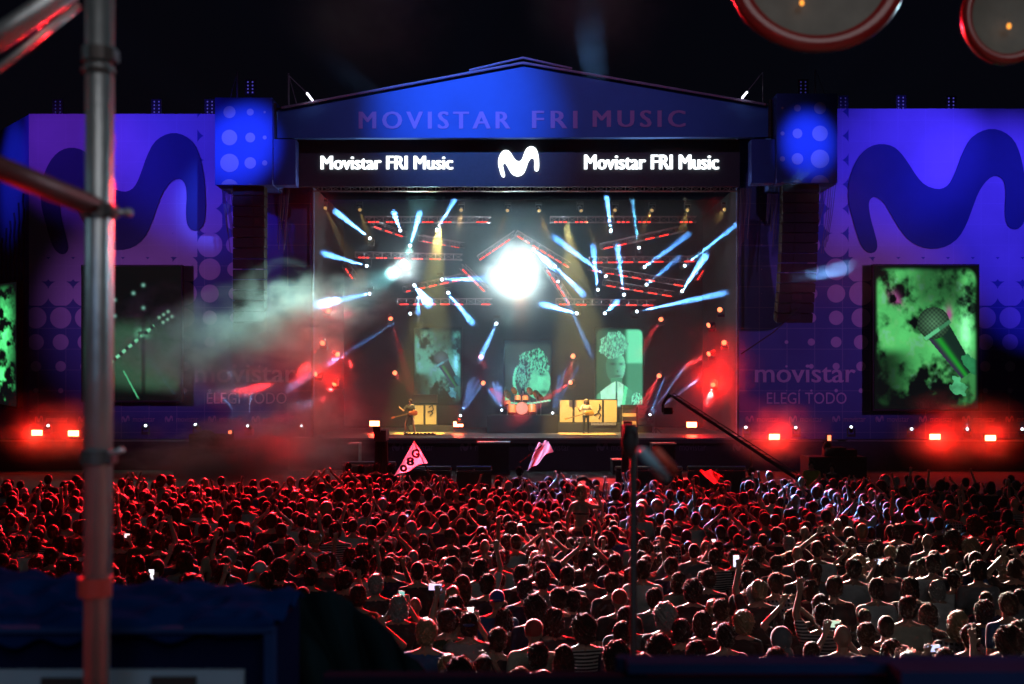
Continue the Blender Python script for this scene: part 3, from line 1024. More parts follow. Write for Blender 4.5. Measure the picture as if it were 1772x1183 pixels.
beams = [  # white-blue ones: sx, sy, ex, ey, energy, size, label
    (642, 413, 582, 366, 1.2, 4.0, 'upper left, beam slanting up to the left stage corner'),
    (637, 460, 562, 438, .8, 4.4, 'far left, beam pointing left and slightly up'),
    (693, 399, 682, 368, 1.0, 4.2, 'upper left, short beam tilted slightly left of upright'),
    (709, 426, 726, 370, 1.0, 4.2, 'upper left, beam tilted slightly right of upright'),
    (755, 398, 786, 346, .9, 3.2, 'upper left, thin beam slanting up to the right'),
    (641, 507, 593, 517, .35, 4.0, 'far left, faint beam pointing into the pale smoke'),
    (716, 492, 741, 522, .9, 7.5, 'short fat beam falling right, below the second brightest lamp'),
    (762, 483, 850, 481, .45, 5.0, 'level beam pointing at the dazzling central lamp'),
    (774, 504, 816, 557, .8, 4.4, 'beam falling to the right from the lower left truss'),
    (724, 514, 723, 541, .25, 4.0, 'faint beam pointing straight down above the left screen'),
    (713, 540, 606, 606, .12, 2.6, 'long very thin beam falling far left above the guitarist'),
    (1057, 401, 1050, 338, 1.3, 3.6, 'upper right, bright upright beam under the header writing'),
    (1106, 431, 1091, 325, .8, 3.2, 'upper right, long teal upright beam'),
    (1051, 479, 962, 412, .9, 4.2, 'beam slanting up left towards the dazzling central lamp'),
    (922, 430, 958, 462, 1.0, 5.2, 'short fat beam falling right, beside the dazzling central lamp'),
    (959, 459, 1008, 507, .6, 4.4, 'beam falling right, just below the short fat one'),
    (1113, 463, 1190, 405, 1.2, 4.0, 'right, long beam slanting up right, upper of two parallels'),
    (1182, 461, 1272, 390, 1.6, 3.6, 'far right, longest beam slanting up to the stage corner'),
    (1117, 493, 1174, 446, .8, 4.8, 'right, soft beam slanting up right, lower of two parallels'),
    (1179, 505, 1220, 443, .9, 5.2, 'far right, soft beam rising steeply to the right'),
    (1080, 512, 1069, 427, 1.1, 4.2, 'right, tall upright beam in the middle of the trusses'),
    (1035, 503, 1026, 427, .7, 4.2, 'right, bluish upright beam left of the tallest upright one'),
    (1000, 542, 940, 526, 1.1, 4.6, 'low beam pointing left below the dazzling central lamp'),
    (1046, 542, 1068, 521, .5, 4.2, 'low short beam rising right above the face screen'),
    (1098, 539, 1250, 507, 1.5, 3.8, 'low right, long level beam reaching past the stage edge'),
    (964, 483, 1022, 612, .55, 3.4, 'long blue beam falling to the face on the right screen'),
    (860, 557, 832, 618, .35, 4.2, 'blue beam falling left between the microphone and profile screens'),
]
BE = 820000
for i, (sx, sy, ex, ey, en, sz, lab) in enumerate(beams):
    col = (.22, .66, 1.0) if 'teal' in lab else (.22, .48, 1.0) if 'blue' in lab and 'bluish' not in lab else WB
    moving_head(sx, sy, ex, ey, 'w', 'moving head light ' + lab, 'white moving head lights in the trusses', BE * en, sz * .74, col=col, flip=1 if i % 3 else -1, soft=.06)
reds = [
    (566, 536, 590, 540, .2, 5, 1, 'topmost red lamp at the left stage edge under the pale smoke'),
    (560, 590, 543, 614, .5, 8, 1, 'second red lamp from the top at the left stage edge'),
    (581, 610, 612, 634, .6, 9, 1, 'red lamp at the left edge throwing light inward and down'),
    (552, 645, 490, 660, .6, 7, 1, 'red lamp at the left edge throwing a level beam outward'),
    (582, 659, 540, 720, 1.3, 13, 2, 'lowest and strongest red lamp at the left stage edge'),
    (675, 547, 702, 640, .4, 5, .4, 'red lamp left of the microphone screen with a long falling beam'),
    (683, 644, 690, 652, .08, 5, .5, 'small red lamp above the guitarist'),
    (832, 616, 836, 630, .08, 5, .3, 'small red lamp right of the microphone screen'),
    (834, 660, 884, 702, .45, 8, .4, 'red lamp throwing light down onto the drum kit from the left'),
    (992, 614, 984, 645, .2, 6, .4, 'small red lamp right of the profile screen'),
    (990, 659, 920, 706, .5, 8, .5, 'red lamp throwing light down onto the drum kit from the right'),
    (1142, 647, 1112, 700, .5, 8, .5, 'red lamp right of the face screen aimed down left'),
    (1145, 550, 1118, 592, .3, 5, .3, 'red lamp high right of the face screen'),
    (1247, 535, 1235, 535, .2, 5, 1, 'topmost red lamp at the right stage edge'),
    (1231, 560, 1160, 588, .7, 7, 1, 'red lamp at the right edge with a strong beam pointing left'),
    (1253, 591, 1253, 600, .2, 6, 1.3, 'red lamp at the right edge shining straight out'),
    (1231, 609, 1170, 642, .5, 9, 1, 'red lamp at the right edge with a wide soft beam pointing left'),
    (1235, 661, 1225, 700, 1.2, 16, 9, 'strongest red lamp with a large glow at the right edge'),
]
for sx, sy, ex, ey, en, sz, halo, lab in reds:
    dd = 55.1 if sx < 600 or sx > 1220 else 61
    r = moving_head(sx, sy, ex, ey, 'r', lab, 'red stage lamps at the edges of the stage', 60000 * en, sz, d=dd, ed=53.5 if dd < 56 else 57, flip=-1)
    lamp('SPOT', r.location + Vector((0, -.35, 0)), 100 * halo, (1, .004, .001), r.location + Vector((0, -5, .2)), 165, .3, .12, name='halo_lamp')
ambers = [(561, 356, 590, 415, .5), (622, 360, 634, 398, .6), (798, 361, 796, 385, .5), (879, 361, 864, 402, .7), (932, 361, 948, 408, .9), (1004, 360, 1040, 440, 1.5),
          (1065, 361, 1052, 390, .5), (1129, 361, 1112, 396, .7), (1190, 361, 1184, 385, .5), (1254, 361, 1246, 372, .3)]
nm = ['first', 'second', 'third', 'fourth', 'fifth', 'sixth', 'seventh', 'eighth', 'ninth', 'tenth']
for i, (sx, sy, ex, ey, en) in enumerate(ambers):
    moving_head(sx, sy, ex, ey, 'a', 'amber lamp high under the roof, %s of ten from the left stage post' % nm[i], 'amber lamps high under the roof', 9000 * en, 6.5, d=60, ed=57)
fans = [  # floor fans: source, targets, depth, label
    (796, 721, [(812, 659), (819, 656), (826, 661), (832, 668)], 59.5, 1, 'fan lamp on the stage floor between the left amplifier and the drums'),
    (869, 710, [(846, 674), (853, 663), (861, 662), (866, 670)], 60.5, 1, 'fan lamp on the stage floor left of the drum kit'),
    (956, 716, [(968, 650), (978, 640), (999, 637)], 60.5, .6, 'fan lamp on the stage floor right of the drum kit'),
    (1124, 719, [(1148, 657), (1166, 660), (1180, 676)], 60, .6, 'fan lamp behind the black equipment rack'),
    (341, 738, [(283, 655), (312, 655)], 54.3, .35, 'small fan lamp on the left wing nearest the scaffold pole'),
    (431, 739, [(388, 690), (402, 655), (422, 650), (434, 690)], 54.3, .5, 'small bright fan lamp midway along the left wing'),
    (522, 739, [(516, 695), (529, 700), (541, 692)], 54.3, .35, 'small fan lamp at the stage end of the left wing'),
    (252, 738, [(250, 700)], 54.3, .1, 'small white lamp on the left wing close to the pole'),
    (83, 738, [(83, 700)], 54.3, .08, 'small white lamp on the left wing left of the pole'),
    (1292, 741, [(1270, 700)], 54.3, .25, 'small white lamp on the right wing nearest the stage'),
    (1378, 742, [(1362, 690)], 54.3, .25, 'small white lamp on the right wing under the big lettering'),
    (1473, 742, [(1474, 670), (1492, 670), (1500, 660)], 54.3, .35, 'small white fan lamp on the right wing left of the microphone screen'),
    (1577, 743, [(1585, 720)], 54.3, .1, 'small white lamp on the right wing under the microphone screen'),
    (1674, 743, [(1674, 720)], 54.3, .1, 'small white lamp between the two red strobes under the microphone screen'),
    (1769, 743, [(1769, 720)], 54.3, .1, 'small white lamp at the right end of the right wing'),
]
for sx, sy, tg, dd, en, lab in fans:
    r = None
    for k, (ex, ey) in enumerate(tg):
        if r is None:
            r = moving_head(sx, sy, ex, ey, 's', lab, 'small fan lamps on the floor', (260000 if dd > 56 else 60000) * en, 1.3, d=dd, ed=55.4 if dd > 56 else 51.5, flip=-1, soft=.02)
        else:
            lamp('SPOT', P(sx, sy - 3, dd) + Vector((0, -.42, 0)), (260000 if dd > 56 else 60000) * en, (.3, .45, 1), P(ex, ey, 55.4 if dd > 56 else 51.5), 1.3, .3, .03, name='beam_lamp')

# the two dazzling lamps
for (px, py, rr, en, lab) in ((893, 468, .80, 3000, 'huge dazzling white lamp glowing in the middle of the trusses'), (703, 460, .20, 260, 'second brightest white lamp glowing left of the huge one')):
    c = P(px, py, 59.5)
    r = empty('blinder_light', c, lab, 'blinder lamp')
    mb = MB().tube((0, .05, 0), (0, .45, 0), rr * 1.02, rr * .7, n=28)
    mb.build('housing', RUBBER, r)
    MB().ell((0, -.02, 0), (rr, .12 * rr + .03, rr * .96), 28, 10).build('lens', LENS_BIG, r, True)
    lamp('POINT', (0, 0, 0), en, (.72, 1, 1), soft=.5 * rr, name='halo_lamp').parent = r
    r.children[-1].location = (0, -1.3, 0)
lamp('SPOT', P(700, 461, 59.3), 9000, TEAL, P(530, 555, 54), 40, 1.0, .1, name='beam_lamp')
lamp('SPOT', P(700, 461, 59.3), 5000, TEAL, P(590, 520, 56), 12, 1.0, .1, name='beam_lamp')
lamp('SPOT', P(566, 334, 53.4), 6500, (.45, 1, .85), P(430, 600, 52), 62, 1.0, .1, name='beam_lamp')  # added spot without a fixture, lights the left smoke from above
lamp('SPOT', P(893, 500, 59.3), 7000, TEAL, P(872, 600, 57.5), 9, .6, .1, name='beam_lamp')
lamp('SPOT', P(893, 430, 59.3), 5000, (.7, .9, 1), P(893, 300, 52), 9, .6, .1, name='beam_lamp')
lamp('SPOT', P(700, 455, 59.3), 6000, TEAL, P(735, 330, 55.4), 22, .9, .1, name='beam_lamp')
# warm key lights on the two players, added red and blue fill points without fixtures
lamp('SPOT', P(760, 380, 57), 30000, (1, .70, .18), P(730, 725, 60), 26, .5, .1, name='key_lamp')
lamp('SPOT', P(980, 380, 56), 30000, (1, .64, .18), P(1020, 722, 60), 30, .5, .1, name='key_lamp')
lamp('SPOT', P(900, 380, 56), 34000, (1, .42, .16), P(903, 715, 61), 10, .5, .1, name='key_lamp')
lamp('POINT', P(600, 700, 58), 60, (1, .01, .03), soft=.3, name='fill_lamp')
lamp('POINT', P(1215, 700, 58), 260, (1, .015, .03), soft=.3, name='fill_lamp')
lamp('POINT', P(1080, 420, 57.5), 40, (1, .10, .16), soft=.4, name='fill_lamp')
lamp('POINT', P(740, 430, 57.5), 70, (1, .2, .2), soft=.4, name='fill_lamp')
lamp('POINT', P(900, 640, 58), 200, (.35, .65, 1), soft=.5, name='fill_lamp')

# red floor strobes
for i, (x, y, d, en, lab) in enumerate((
        (64, 748, 54.4, 3, 'blazing red strobe on the left wing at the far left'), (127, 749, 54.4, 1.6, 'blazing red strobe on the left wing just left of the pole'),
        (648, 732, 60.5, 3, 'blazing red strobe on the stage floor left of the guitarist'), (793, 733, 60.5, 1.2, 'blazing red strobe on the stage floor right of the left amplifier'),
        (1197, 734, 59, 4, 'blazing red strobe on the stage floor near the right edge'), (1340, 755, 54.4, 4, 'blazing red strobe on the right wing below the big lettering'),
        (1618, 755, 54.4, 6, 'blazing red strobe on the right wing under the microphone screen'), (1714, 757, 54.4, 3, 'blazing red strobe on the right wing right of the microphone screen'),
        (398, 749, 54.4, .3, 'small dim red lamp on the left wing'), (1435, 757, 54.4, .15, 'small dim red lamp left of the dark camera group on the right wing'))):
    w = .5 if en > 1 else .16
    c = P(x, y, d)
    r = MB().box((0, .12, 0), (w + .06, .22, .34)).box((0, .12, -.2), (w * .6, .2, .07)).build('floor_strobe', RUBBER)
    r.location = c
    tag(r, lab, 'strobe light', 'red strobe lamps along the floor')
    MB().box((0, -.005, 0), (w, .03, .26)).build('lamp_face', RED_HOT if en > 1 else LENS_R, r)
    lo = lamp('SPOT', (0, 0, 0), 90 * en, (1, .005, .004), (0, -5, .3), 168, .3, .12, name='halo_lamp')
    lo.parent = r
    lo.location = (0, -.35, .1)

# ------------------------------------------------------------------ people
def rmesh(mb, name, vox, smooth_it=3, dec=None):
    me = mb.mesh(name, [BLACK])
    o = bpy.data.objects.new(name, me)
    S.collection.objects.link(o)
    m = o.modifiers.new('r', 'REMESH')
    m.mode = 'VOXEL'
    m.voxel_size = vox
    m.use_smooth_shade = True
    if smooth_it:
        s = o.modifiers.new('s', 'SMOOTH')
        s.iterations = smooth_it
    if dec:
        d = o.modifiers.new('d', 'DECIMATE')
        d.ratio = dec
    dg = bpy.context.evaluated_depsgraph_get()
    r = bpy.data.meshes.new_from_object(o.evaluated_get(dg))
    S.collection.objects.unlink(o)
    bpy.data.objects.remove(o)
    r.name = name
    r.materials.clear()
    return r


def hand(mb, w, dirv, up, spread=1.0, curl=.0, thumb=1):
    """five separate fingers and a palm; dirv: along the fingers, up: across the palm"""
    w, dirv, up = Vector(w), Vector(dirv).normalized(), Vector(up).normalized()
    nr = dirv.cross(up).normalized()
    up = nr.cross(dirv).normalized()
    rot = Matrix((up, nr, dirv)).transposed()
    mb.ell(w + dirv * .045, (.040, .016, .055), 10, 6, rot)
    for i, L in enumerate((.060, .072, .068, .052)):
        o = (i - 1.5) * .021
        b = w + dirv * .085 + up * o
        f = (dirv + up * o * 3.0 * spread).normalized()
        k = b + f * L * .55 + nr * curl * .01
        mb.cap(b, k, .0095, .0088, 8)
        mb.cap(k, k + (f + nr * curl).normalized() * L * .5, .0088, .0075, 8)
    t = w + dirv * .03 + up * .032 * thumb
    mb.cap(t, t + (dirv * .6 + up * thumb * .8).normalized() * .055, .0115, .009, 8)


LEGS = (((-.09, 0, .92), (-.105, .02, .50), (-.11, -.03, .09)), ((.09, 0, .92), (.105, .02, .50), (.11, -.03, .09)))
SH = .185
POSES = {
    'rest': (((-.235, -.03, 1.14), (-.245, .06, .90)), ((.235, -.03, 1.14), (.245, .06, .90))),
    'film': (((-.25, .17, 1.36), (-.085, .30, 1.60)), ((.25, .17, 1.36), (.085, .30, 1.60))),
    'reach': (((-.235, -.03, 1.14), (-.23, .10, .92)), ((.27, .06, 1.66), (.22, .14, 1.88))),
    'clap': (((-.34, .06, 1.58), (-.10, .12, 1.80)), ((.34, .06, 1.58), (.10, .12, 1.80))),
    'fold': (((-.26, .02, 1.17), (-.05, .22, 1.22)), ((.26, .02, 1.17), (.06, .23, 1.16))),
}


def person_prims(arms, legs=LEGS, fem=False, seated=False, lean=0.0):
    sx = .9 if fem else 1.0
    b, sh = MB(), MB()
    # head, with brow, nose, chin, ears
    b.ell((0, .0, 1.655), (.074, .093, .105), 18, 12)
    b.ell((0, .035, 1.605), (.052, .058, .062), 12, 8)
    b.ell((0, .100, 1.635), (.013, .018, .022), 8, 6)
    b.ell((0, .086, 1.595), (.024, .012, .008), 8, 6)
    for s in (-1, 1):
        b.ell((s * .077, -.002, 1.635), (.010, .020, .030), 8, 6)
        b.ell((s * .028, .086, 1.665), (.018, .010, .010), 8, 6)
    b.cap((0, -.005, 1.44), (0, .005, 1.57), .058 * sx, .050 * sx)
    for s in (-1, 1): b.cap((0, -.01, 1.49), (s * SH * sx * .8, -.01, 1.425), .045, .05)
    b.ell((0, 0, 1.28), (.172 * sx, .105, .19), 16, 10)
    b.ell((0, .0, 1.08), (.145 * sx, .10, .17), 16, 10)
    b.ell((0, -.005, .95), (.165, .118, .12), 16, 10)
    sh.ell((0, 0, 1.29), (.186 * sx, .120, .185), 20, 12)
    sh.ell((0, -.004, 1.10), (.170 * sx, .120, .21), 20, 12)
    sh.ell((0, -.004, .97), (.178, .128, .10), 20, 10)
    for s in (-1, 1): sh.cap((0, -.012, 1.455), (s * SH * sx * .85, -.008, 1.42), .047, .060)
    for s, (el, wr) in zip((-1, 1), arms):
        S0 = Vector((s * SH * sx, 0, 1.405))
        el, wr = Vector(el), Vector(wr)
        b.cap(S0, el, .052 * sx, .040)
        b.cap(el, wr, .041, .027)
        sh.cap(S0, S0.lerp(el, .62), .070 * sx, .060)
        fd = (wr - el).normalized()
        if wr.z > 1.45: fd = (fd + Vector((0, .1, 1.0))).normalized()
        hand(b, wr, fd, (s, 0, 0) if wr.z > 1.3 else (0, 1, 0), curl=.5, thumb=-s if wr.z > 1.3 else 1)
    for hp, kn, an in legs:
        b.cap(hp, kn, .090, .060)
        b.cap(kn, an, .058, .042)
        fw = Vector(an) + Vector((0, .07, -.045))
        b.ell(fw, (.045, .12, .042), 12, 8)
        b.cap(an, Vector(an) + Vector((0, 0, -.03)), .045, .05)
    return b, sh


SKIN = [mat('skin', (.42, .25, .18), .55, var=.12, scale=20, sheen=.08), mat('skin tan', (.30, .17, .11), .55, var=.12, scale=20, sheen=.08)]
PANTS = mat('dark trousers', (.025, .03, .045), .9, scale=20)
SHOE = mat('shoe', (.05, .05, .05), .6)
HAIRM = [mat('black hair', (.006, .005, .005), .72, var=.4, scale=60, sheen=.12, bump=.5, spec=.22), mat('dark brown hair', (.014, .009, .006), .72, var=.4, scale=60, sheen=.12, bump=.5, spec=.22),
         mat('brown hair', (.035, .02, .012), .72, var=.4, scale=60, sheen=.12, bump=.5, spec=.22), mat('fair hair', (.30, .20, .10), .42, var=.3, scale=60, sheen=.25, bump=.5),
         mat('grey hair', (.32, .31, .29), .45, var=.3, scale=60, sheen=.25, bump=.5)]
HAIRN = ['black', 'dark brown', 'brown', 'fair', 'grey']
SHIRTC = {'black': (.012, .012, .014), 'charcoal': (.04, .04, .045), 'navy': (.015, .02, .06), 'grey': (.18, .18, .19), 'white': (.62, .60, .58), 'olive': (.06, .065, .035),
          'maroon': (.12, .02, .03), 'blue': (.05, .11, .28), 'pink': (.55, .36, .36), 'cream': (.5, .44, .34)}
SHIRTM = {k: mat(k + ' cotton', c, .9, var=.2, scale=14, sheen=.08, bump=.4) for k, c in SHIRTC.items()}


def striped(name, c1, c2, freq, both=False):
    m = mat(name, c1, .9, var=0)
    nt = m.node_tree
    tc = nt.nodes.new('ShaderNodeTexCoord')
    sp = nt.nodes.new('ShaderNodeSeparateXYZ')
    nt.links.new(tc.outputs['Object'], sp.inputs[0])
    k = nmath(nt, 'GREATER_THAN', nmath(nt, 'SINE', nmath(nt, 'MULTIPLY', sp.outputs[2], freq)), .2)
    if both: k = nmath(nt, 'MAXIMUM', k, nmath(nt, 'GREATER_THAN', nmath(nt, 'SINE', nmath(nt, 'MULTIPLY', sp.outputs[0], freq)), .3))
    nt.links.new(nmix(nt, k, c1, c2), nt.nodes['Principled BSDF'].inputs['Base Color'])
    return m


SHIRTM['striped'] = striped('striped cotton', (.03, .03, .035), (.5, .48, .45), 190)
SHIRTM['checked'] = striped('checked cotton', (.03, .02, .03), (.35, .3, .32), 120, True)
CAPM = {'blue': mat('blue cap', (.03, .06, .30), .8, sheen=.3), 'black': mat('black cap', (.015, .015, .02), .8, sheen=.3), 'white': mat('white cap', (.6, .6, .58), .8, sheen=.3),
        'red': mat('red cap', (.35, .05, .04), .8, sheen=.3)}


def split_mats(me, mats=3):
    n = len(me.polygons)
    c = np.zeros(n * 3, dtype=np.float32)
    me.polygons.foreach_get('center', c)
    c = c.reshape(-1, 3)
    idx = np.zeros(n, dtype=np.int32)
    idx[(c[:, 2] < .96) & (np.abs(c[:, 0]) < .2)] = 1
    idx[c[:, 2] < .09] = 2
    me.polygons.foreach_set('material_index', idx)


def set_mats(me, ms):
    for m in ms: me.materials.append(m)


# shared person meshes
PM, PS, PML, PSL = {}, {}, {}, {}
for fem in (False, True):
    for k, arms in POSES.items():
        if fem and k in ('fold',): continue
        b, s = person_prims(arms, fem=fem)
        key = (k, fem)
        me = rmesh(b, 'person', .0085, 2, .5)
        set_mats(me, [SKIN[0], PANTS, SHOE])
        split_mats(me)
        PM[key] = me
        ms = rmesh(s, 'shirt', .011, 5, .6)
        # soft folds in the cloth
        co = np.zeros(len(ms.vertices) * 3, dtype=np.float32)
        ms.vertices.foreach_get('co', co)
        co = co.reshape(-1, 3)
        fold = .006 * np.sin(co[:, 2] * 55 + np.sin(co[:, 0] * 18) * 2.2) * np.clip((1.4 - co[:, 2]) * 3, 0, 1)
        co[:, 1] += fold * np.sign(co[:, 1])
        ms.vertices.foreach_set('co', co.ravel())
        set_mats(ms, [SHIRTM['black']])
        PS[key] = ms
        PML[key] = rmesh(b, 'low', .02, 1, .16)
        PSL[key] = rmesh(s, 'low', .024, 1, .22)


def displace_noise(me, amp, freq, seed, zmax=9):
    co = np.zeros(len(me.vertices) * 3, dtype=np.float32)
    me.vertices.foreach_get('co', co)
    co = co.reshape(-1, 3)
    nrm = np.zeros_like(co).ravel()
    me.vertices.foreach_get('normal', nrm)
    nrm = nrm.reshape(-1, 3)
    nz = fbm(co[:, 0] * freq + co[:, 2] * freq * .7 + 9, co[:, 1] * freq - co[:, 2] * freq * .6 + 5, seed, 3) - .45
    co += nrm * (nz * amp * 2)[:, None]
    me.vertices.foreach_set('co', co.astype(np.float32).ravel())


def tufts(me, n, L, seed, droop=.3, w=.0022):
    """thin locks standing off the hair surface, joined into the same mesh"""
    rnd = np.random.RandomState(seed)
    nv = len(me.vertices)
    co = np.zeros(nv * 3, dtype=np.float32); me.vertices.foreach_get('co', co); co = co.reshape(-1, 3)
    nr = np.zeros(nv * 3, dtype=np.float32); me.vertices.foreach_get('normal', nr); nr = nr.reshape(-1, 3)
    mb = MB()
    mb.v = [tuple(c) for c in co]
    mb.f = [tuple(p.vertices) for p in me.polygons]
    mb.m = [0] * len(mb.f)
    for i in rnd.choice(nv, min(n, nv), replace=False):
        p, q = Vector(co[i]), Vector(nr[i])
        q = (q + Vector(rnd.normal(0, .45, 3))).normalized()
        l = L * rnd.uniform(.4, 1.2)
        t = q.cross(Vector(rnd.normal(0, 1, 3))).normalized() * w
        m1 = p + q * l * .6
        e = p + q * l + Vector((0, 0, -droop * l))
        mb.add([p - t, p + t, m1 + t * .7, m1 - t * .7, e], [(0, 1, 2, 3), (3, 2, 4)])
    return mb.mesh(me.name, [HAIRM[0]], True)


def hair_mesh(kind):
    mb = MB()
    if kind in ('short', 'buzz', 'curly', 'bun', 'pony', 'long', 'shaggy'):
        g = {'short': .019, 'buzz': .008, 'curly': .040, 'bun': .010, 'pony': .010, 'long': .016, 'shaggy': .022}[kind]
        mb.ell((0, -.012, 1.676), (.076 + g, .088 + g, .093 + g), 20, 14)
        mb.ell((0, -.035, 1.625), (.070 + g * .8, .058 + g * .8, .065 + g), 16, 10)
    if kind == 'bun': mb.ell((0, -.09, 1.74), (.042, .042, .038), 12, 8)
    if kind == 'pony':
        mb.cap((0, -.095, 1.70), (0, -.135, 1.60), .026, .032)
        mb.cap((0, -.135, 1.60), (.01, -.125, 1.42), .032, .012)
    if kind == 'long':
        mb.ell((0, -.055, 1.53), (.098, .055, .15), 16, 10)
        mb.ell((0, -.085, 1.40), (.105, .042, .15), 16, 10)
        for s in (-1, 1): mb.cap((s * .078, -.01, 1.64), (s * .088, -.015, 1.46), .03, .026)
    if kind == 'shaggy':
        for s in (-1, 1): mb.cap((s * .075, -.01, 1.65), (s * .082, -.02, 1.55), .03, .022)
        mb.ell((0, -.055, 1.56), (.085, .04, .07), 14, 8)
    me = rmesh(mb, 'hair', .007, 1)
    displace_noise(me, {'short': .012, 'buzz': .001, 'curly': .030, 'bun': .005, 'pony': .005, 'long': .014, 'shaggy': .018}[kind], {'curly': 45, 'long': 28}.get(kind, 38), 7)
    n, L = {'short': (900, .020), 'buzz': (0, 0), 'curly': (900, .030), 'bun': (260, .02), 'pony': (300, .022), 'long': (600, .030), 'shaggy': (700, .028)}[kind]
    if n: me = tufts(me, n, L, 3)
    if not me.materials: me.materials.append(HAIRM[0])
    low = rmesh(mb, 'low', .017, 1, .4)
    return me, low


HK = {k: hair_mesh(k) for k in ('short', 'buzz', 'curly', 'bun', 'pony', 'long', 'shaggy')}
# cap (with peak) and beanie-like hood
cb = MB().ell((0, -.008, 1.685), (.086, .102, .088), 20, 12).ell((0, -.03, 1.655), (.080, .078, .05), 16, 8)
capme = rmesh(cb, 'cap', .008, 3)
_m = MB(); _m.v = [tuple(v.co) for v in capme.vertices]; _m.f = [tuple(p.vertices) for p in capme.polygons]; _m.m = [0] * len(_m.f)
_m.ell((0, .125, 1.675), (.062, .075, .009), 16, 6).ell((0, -.008, 1.775), (.008, .008, .005), 8, 4)
CAPME = _m.mesh('cap', [CAPM['black']], True)
CAPLO = rmesh(cb, 'low', .017, 1, .4)
hb = MB().ell((0, -.02, 1.665), (.108, .112, .125), 20, 12).ell((0, -.05, 1.52), (.12, .07, .09), 16, 8)
HOODME = rmesh(hb, 'hood', .01, 3)
HOODME.materials.append(SHIRTM['grey'])


def set_link(o, m, i=0):
    o.material_slots[i].link = 'OBJECT'
    o.material_slots[i].material = m


def place_person(x, y, h, yaw, pose, fem, hair, hcol, shirt, skin, label, group, cap=None, mirror=False, z=0.0):
    o = bpy.data.objects.new('person', PM[(pose, fem)])
    link(o)
    s = h / 1.76
    o.location = (x, y, z)
    o.rotation_euler = (0, 0, yaw)
    o.scale = (-s if mirror else s, s, s)
    set_link(o, SKIN[skin])
    tag(o, label, 'person', group)
    sh = link(bpy.data.objects.new('shirt', PS[(pose, fem)]), o)
    set_link(sh, SHIRTM[shirt])
    if hair == 'hood':
        hh = link(bpy.data.objects.new('hood', HOODME), o)
    elif hair != 'bald':
        hh = link(bpy.data.objects.new('hair', HK[hair][0]), o)
        set_link(hh, HAIRM[hcol])
    if cap:
        c = link(bpy.data.objects.new('cap', CAPME), o)
        set_link(c, CAPM[cap])
        c.scale = (1.04, 1.04, 1.02)
        c.location = (0, 0, -.025)
        if cap == 'blue': c.scale = (1.04, -1.04, 1.02)      # worn backwards
    return o


HP = 1.66                                       # height of the centre of a head
rng = random.Random(4)
people = []                                     # dicts, hand-placed first


def hp(px, py, hair='short', hcol=1, shirt='black', pose='rest', fem=False, cap=None, h=None, mirror=False, yaw=None, skin=0, big=False, note=None):
    h = h or (rng.uniform(1.62, 1.72) if fem else rng.uniform(1.72, 1.84))
    zc = h / 1.76 * HP
    d = F * (CZ - zc) / (py - 660)
    people.append(dict(x=(px - 886) / F * d, y=d, h=h, px=px, py=py, hair=hair, hcol=hcol, shirt=shirt, pose=pose, fem=fem, cap=cap, mirror=mirror,
                       yaw=rng.uniform(-.25, .25) if yaw is None else yaw, skin=skin, hand=True))


phones = []


def phone_person(px, py, lbl, land=False, glowc=(.6, .75, 1), gs=1.4, mode='film', **kw):
    """person holding a phone seen at (px,py)"""
    h = kw.get('h', 1.76)
    kw['h'] = h
    s = h / 1.76
    loc = Vector((0, .33, 1.70)) * s if mode == 'film' else Vector(((-.24 if kw.get('mirror') else .24), .17, 1.98)) * s
    d = F * (CZ - loc.z) / (py - 660)
    y = d - loc.y
    x = (px - 886) / F * d - loc.x
    zc = s * HP
    kw.pop('h')
    people.append(dict(x=x, y=y, h=h, px=886 + x / y * F, py=660 + (CZ - zc) / y * F, hair=kw.get('hair', 'short'), hcol=kw.get('hcol', 1), shirt=kw.get('shirt', 'black'),
                       pose='film' if mode == 'film' else 'reach', fem=kw.get('fem', False), cap=kw.get('cap'), mirror=kw.get('mirror', False), yaw=0, skin=0, hand=True))
    phones.append((Vector((x + loc.x, d, loc.z)), land, glowc, gs, lbl))


phone_person(695, 1033, 'green glowing phone held up beside a grey haired man', glowc=(.3, .8, .7), gs=.8, hair='shaggy', hcol=4, shirt='charcoal')
phone_person(753, 1015, 'phone held level at arm height with a pink lilac picture', True, (.75, .6, 1), 1.3, 'reach', shirt='charcoal', mirror=True, h=1.74)
phone_person(814, 1062, 'bright white phone above the blue backwards cap', False, (.85, .95, 1), 1.8, cap='blue', shirt='pink', hair='short', h=1.78)
phone_person(932, 964, 'phone held by two raised bent arms behind the middle of crowd', True, (.45, .6, .9), .9, shirt='black')
phone_person(1274, 970, 'phone held high on a pale bare arm right of the black pole', False, (.8, .8, 1), 1.6, 'reach', shirt='black', h=1.8, hcol=3, mirror=True)
phone_person(1441, 1079, 'greenish phone beside the shaved head in black shirt', True, (.6, .8, .6), 1.0, hair='bald', shirt='black', h=1.84)
phone_person(1614, 1121, 'large phone showing the stage, nearest one in the lower right', True, (.6, .65, 1), 1.3, shirt='charcoal', h=1.66)
phone_person(1521, 971, 'phone glowing in front of a capped head by the white lit heads', True, (.65, .7, 1), 1.6, cap='black', shirt='charcoal')
phone_person(1305, 948, 'bluish white phone in the red lit heads right of the black pole', True, (.6, .7, 1), 1.3)
phone_person(1335, 893, 'phone held by two arms above the red lit heads on the right', True, (.5, .65, 1), 1.2)
phone_person(834, 914, 'small blue phone left of two white ones in the middle', True, (.25, .35, 1), 1.4)
phone_person(877, 928, 'small pink white phone in the dark middle of crowd', True, (1, .75, .85), 1.6)
phone_person(900, 912, 'tiny white phone in the dark middle of crowd', False, (.95, .95, 1), 1.5)
phone_person(969, 921, 'small blue phone below the woman on shoulders', True, (.3, .45, 1), 1.2)
phone_person(838, 848, 'tiny phone at the front of the crowd, left of the middle', False, (1, .8, .8), 1.4)
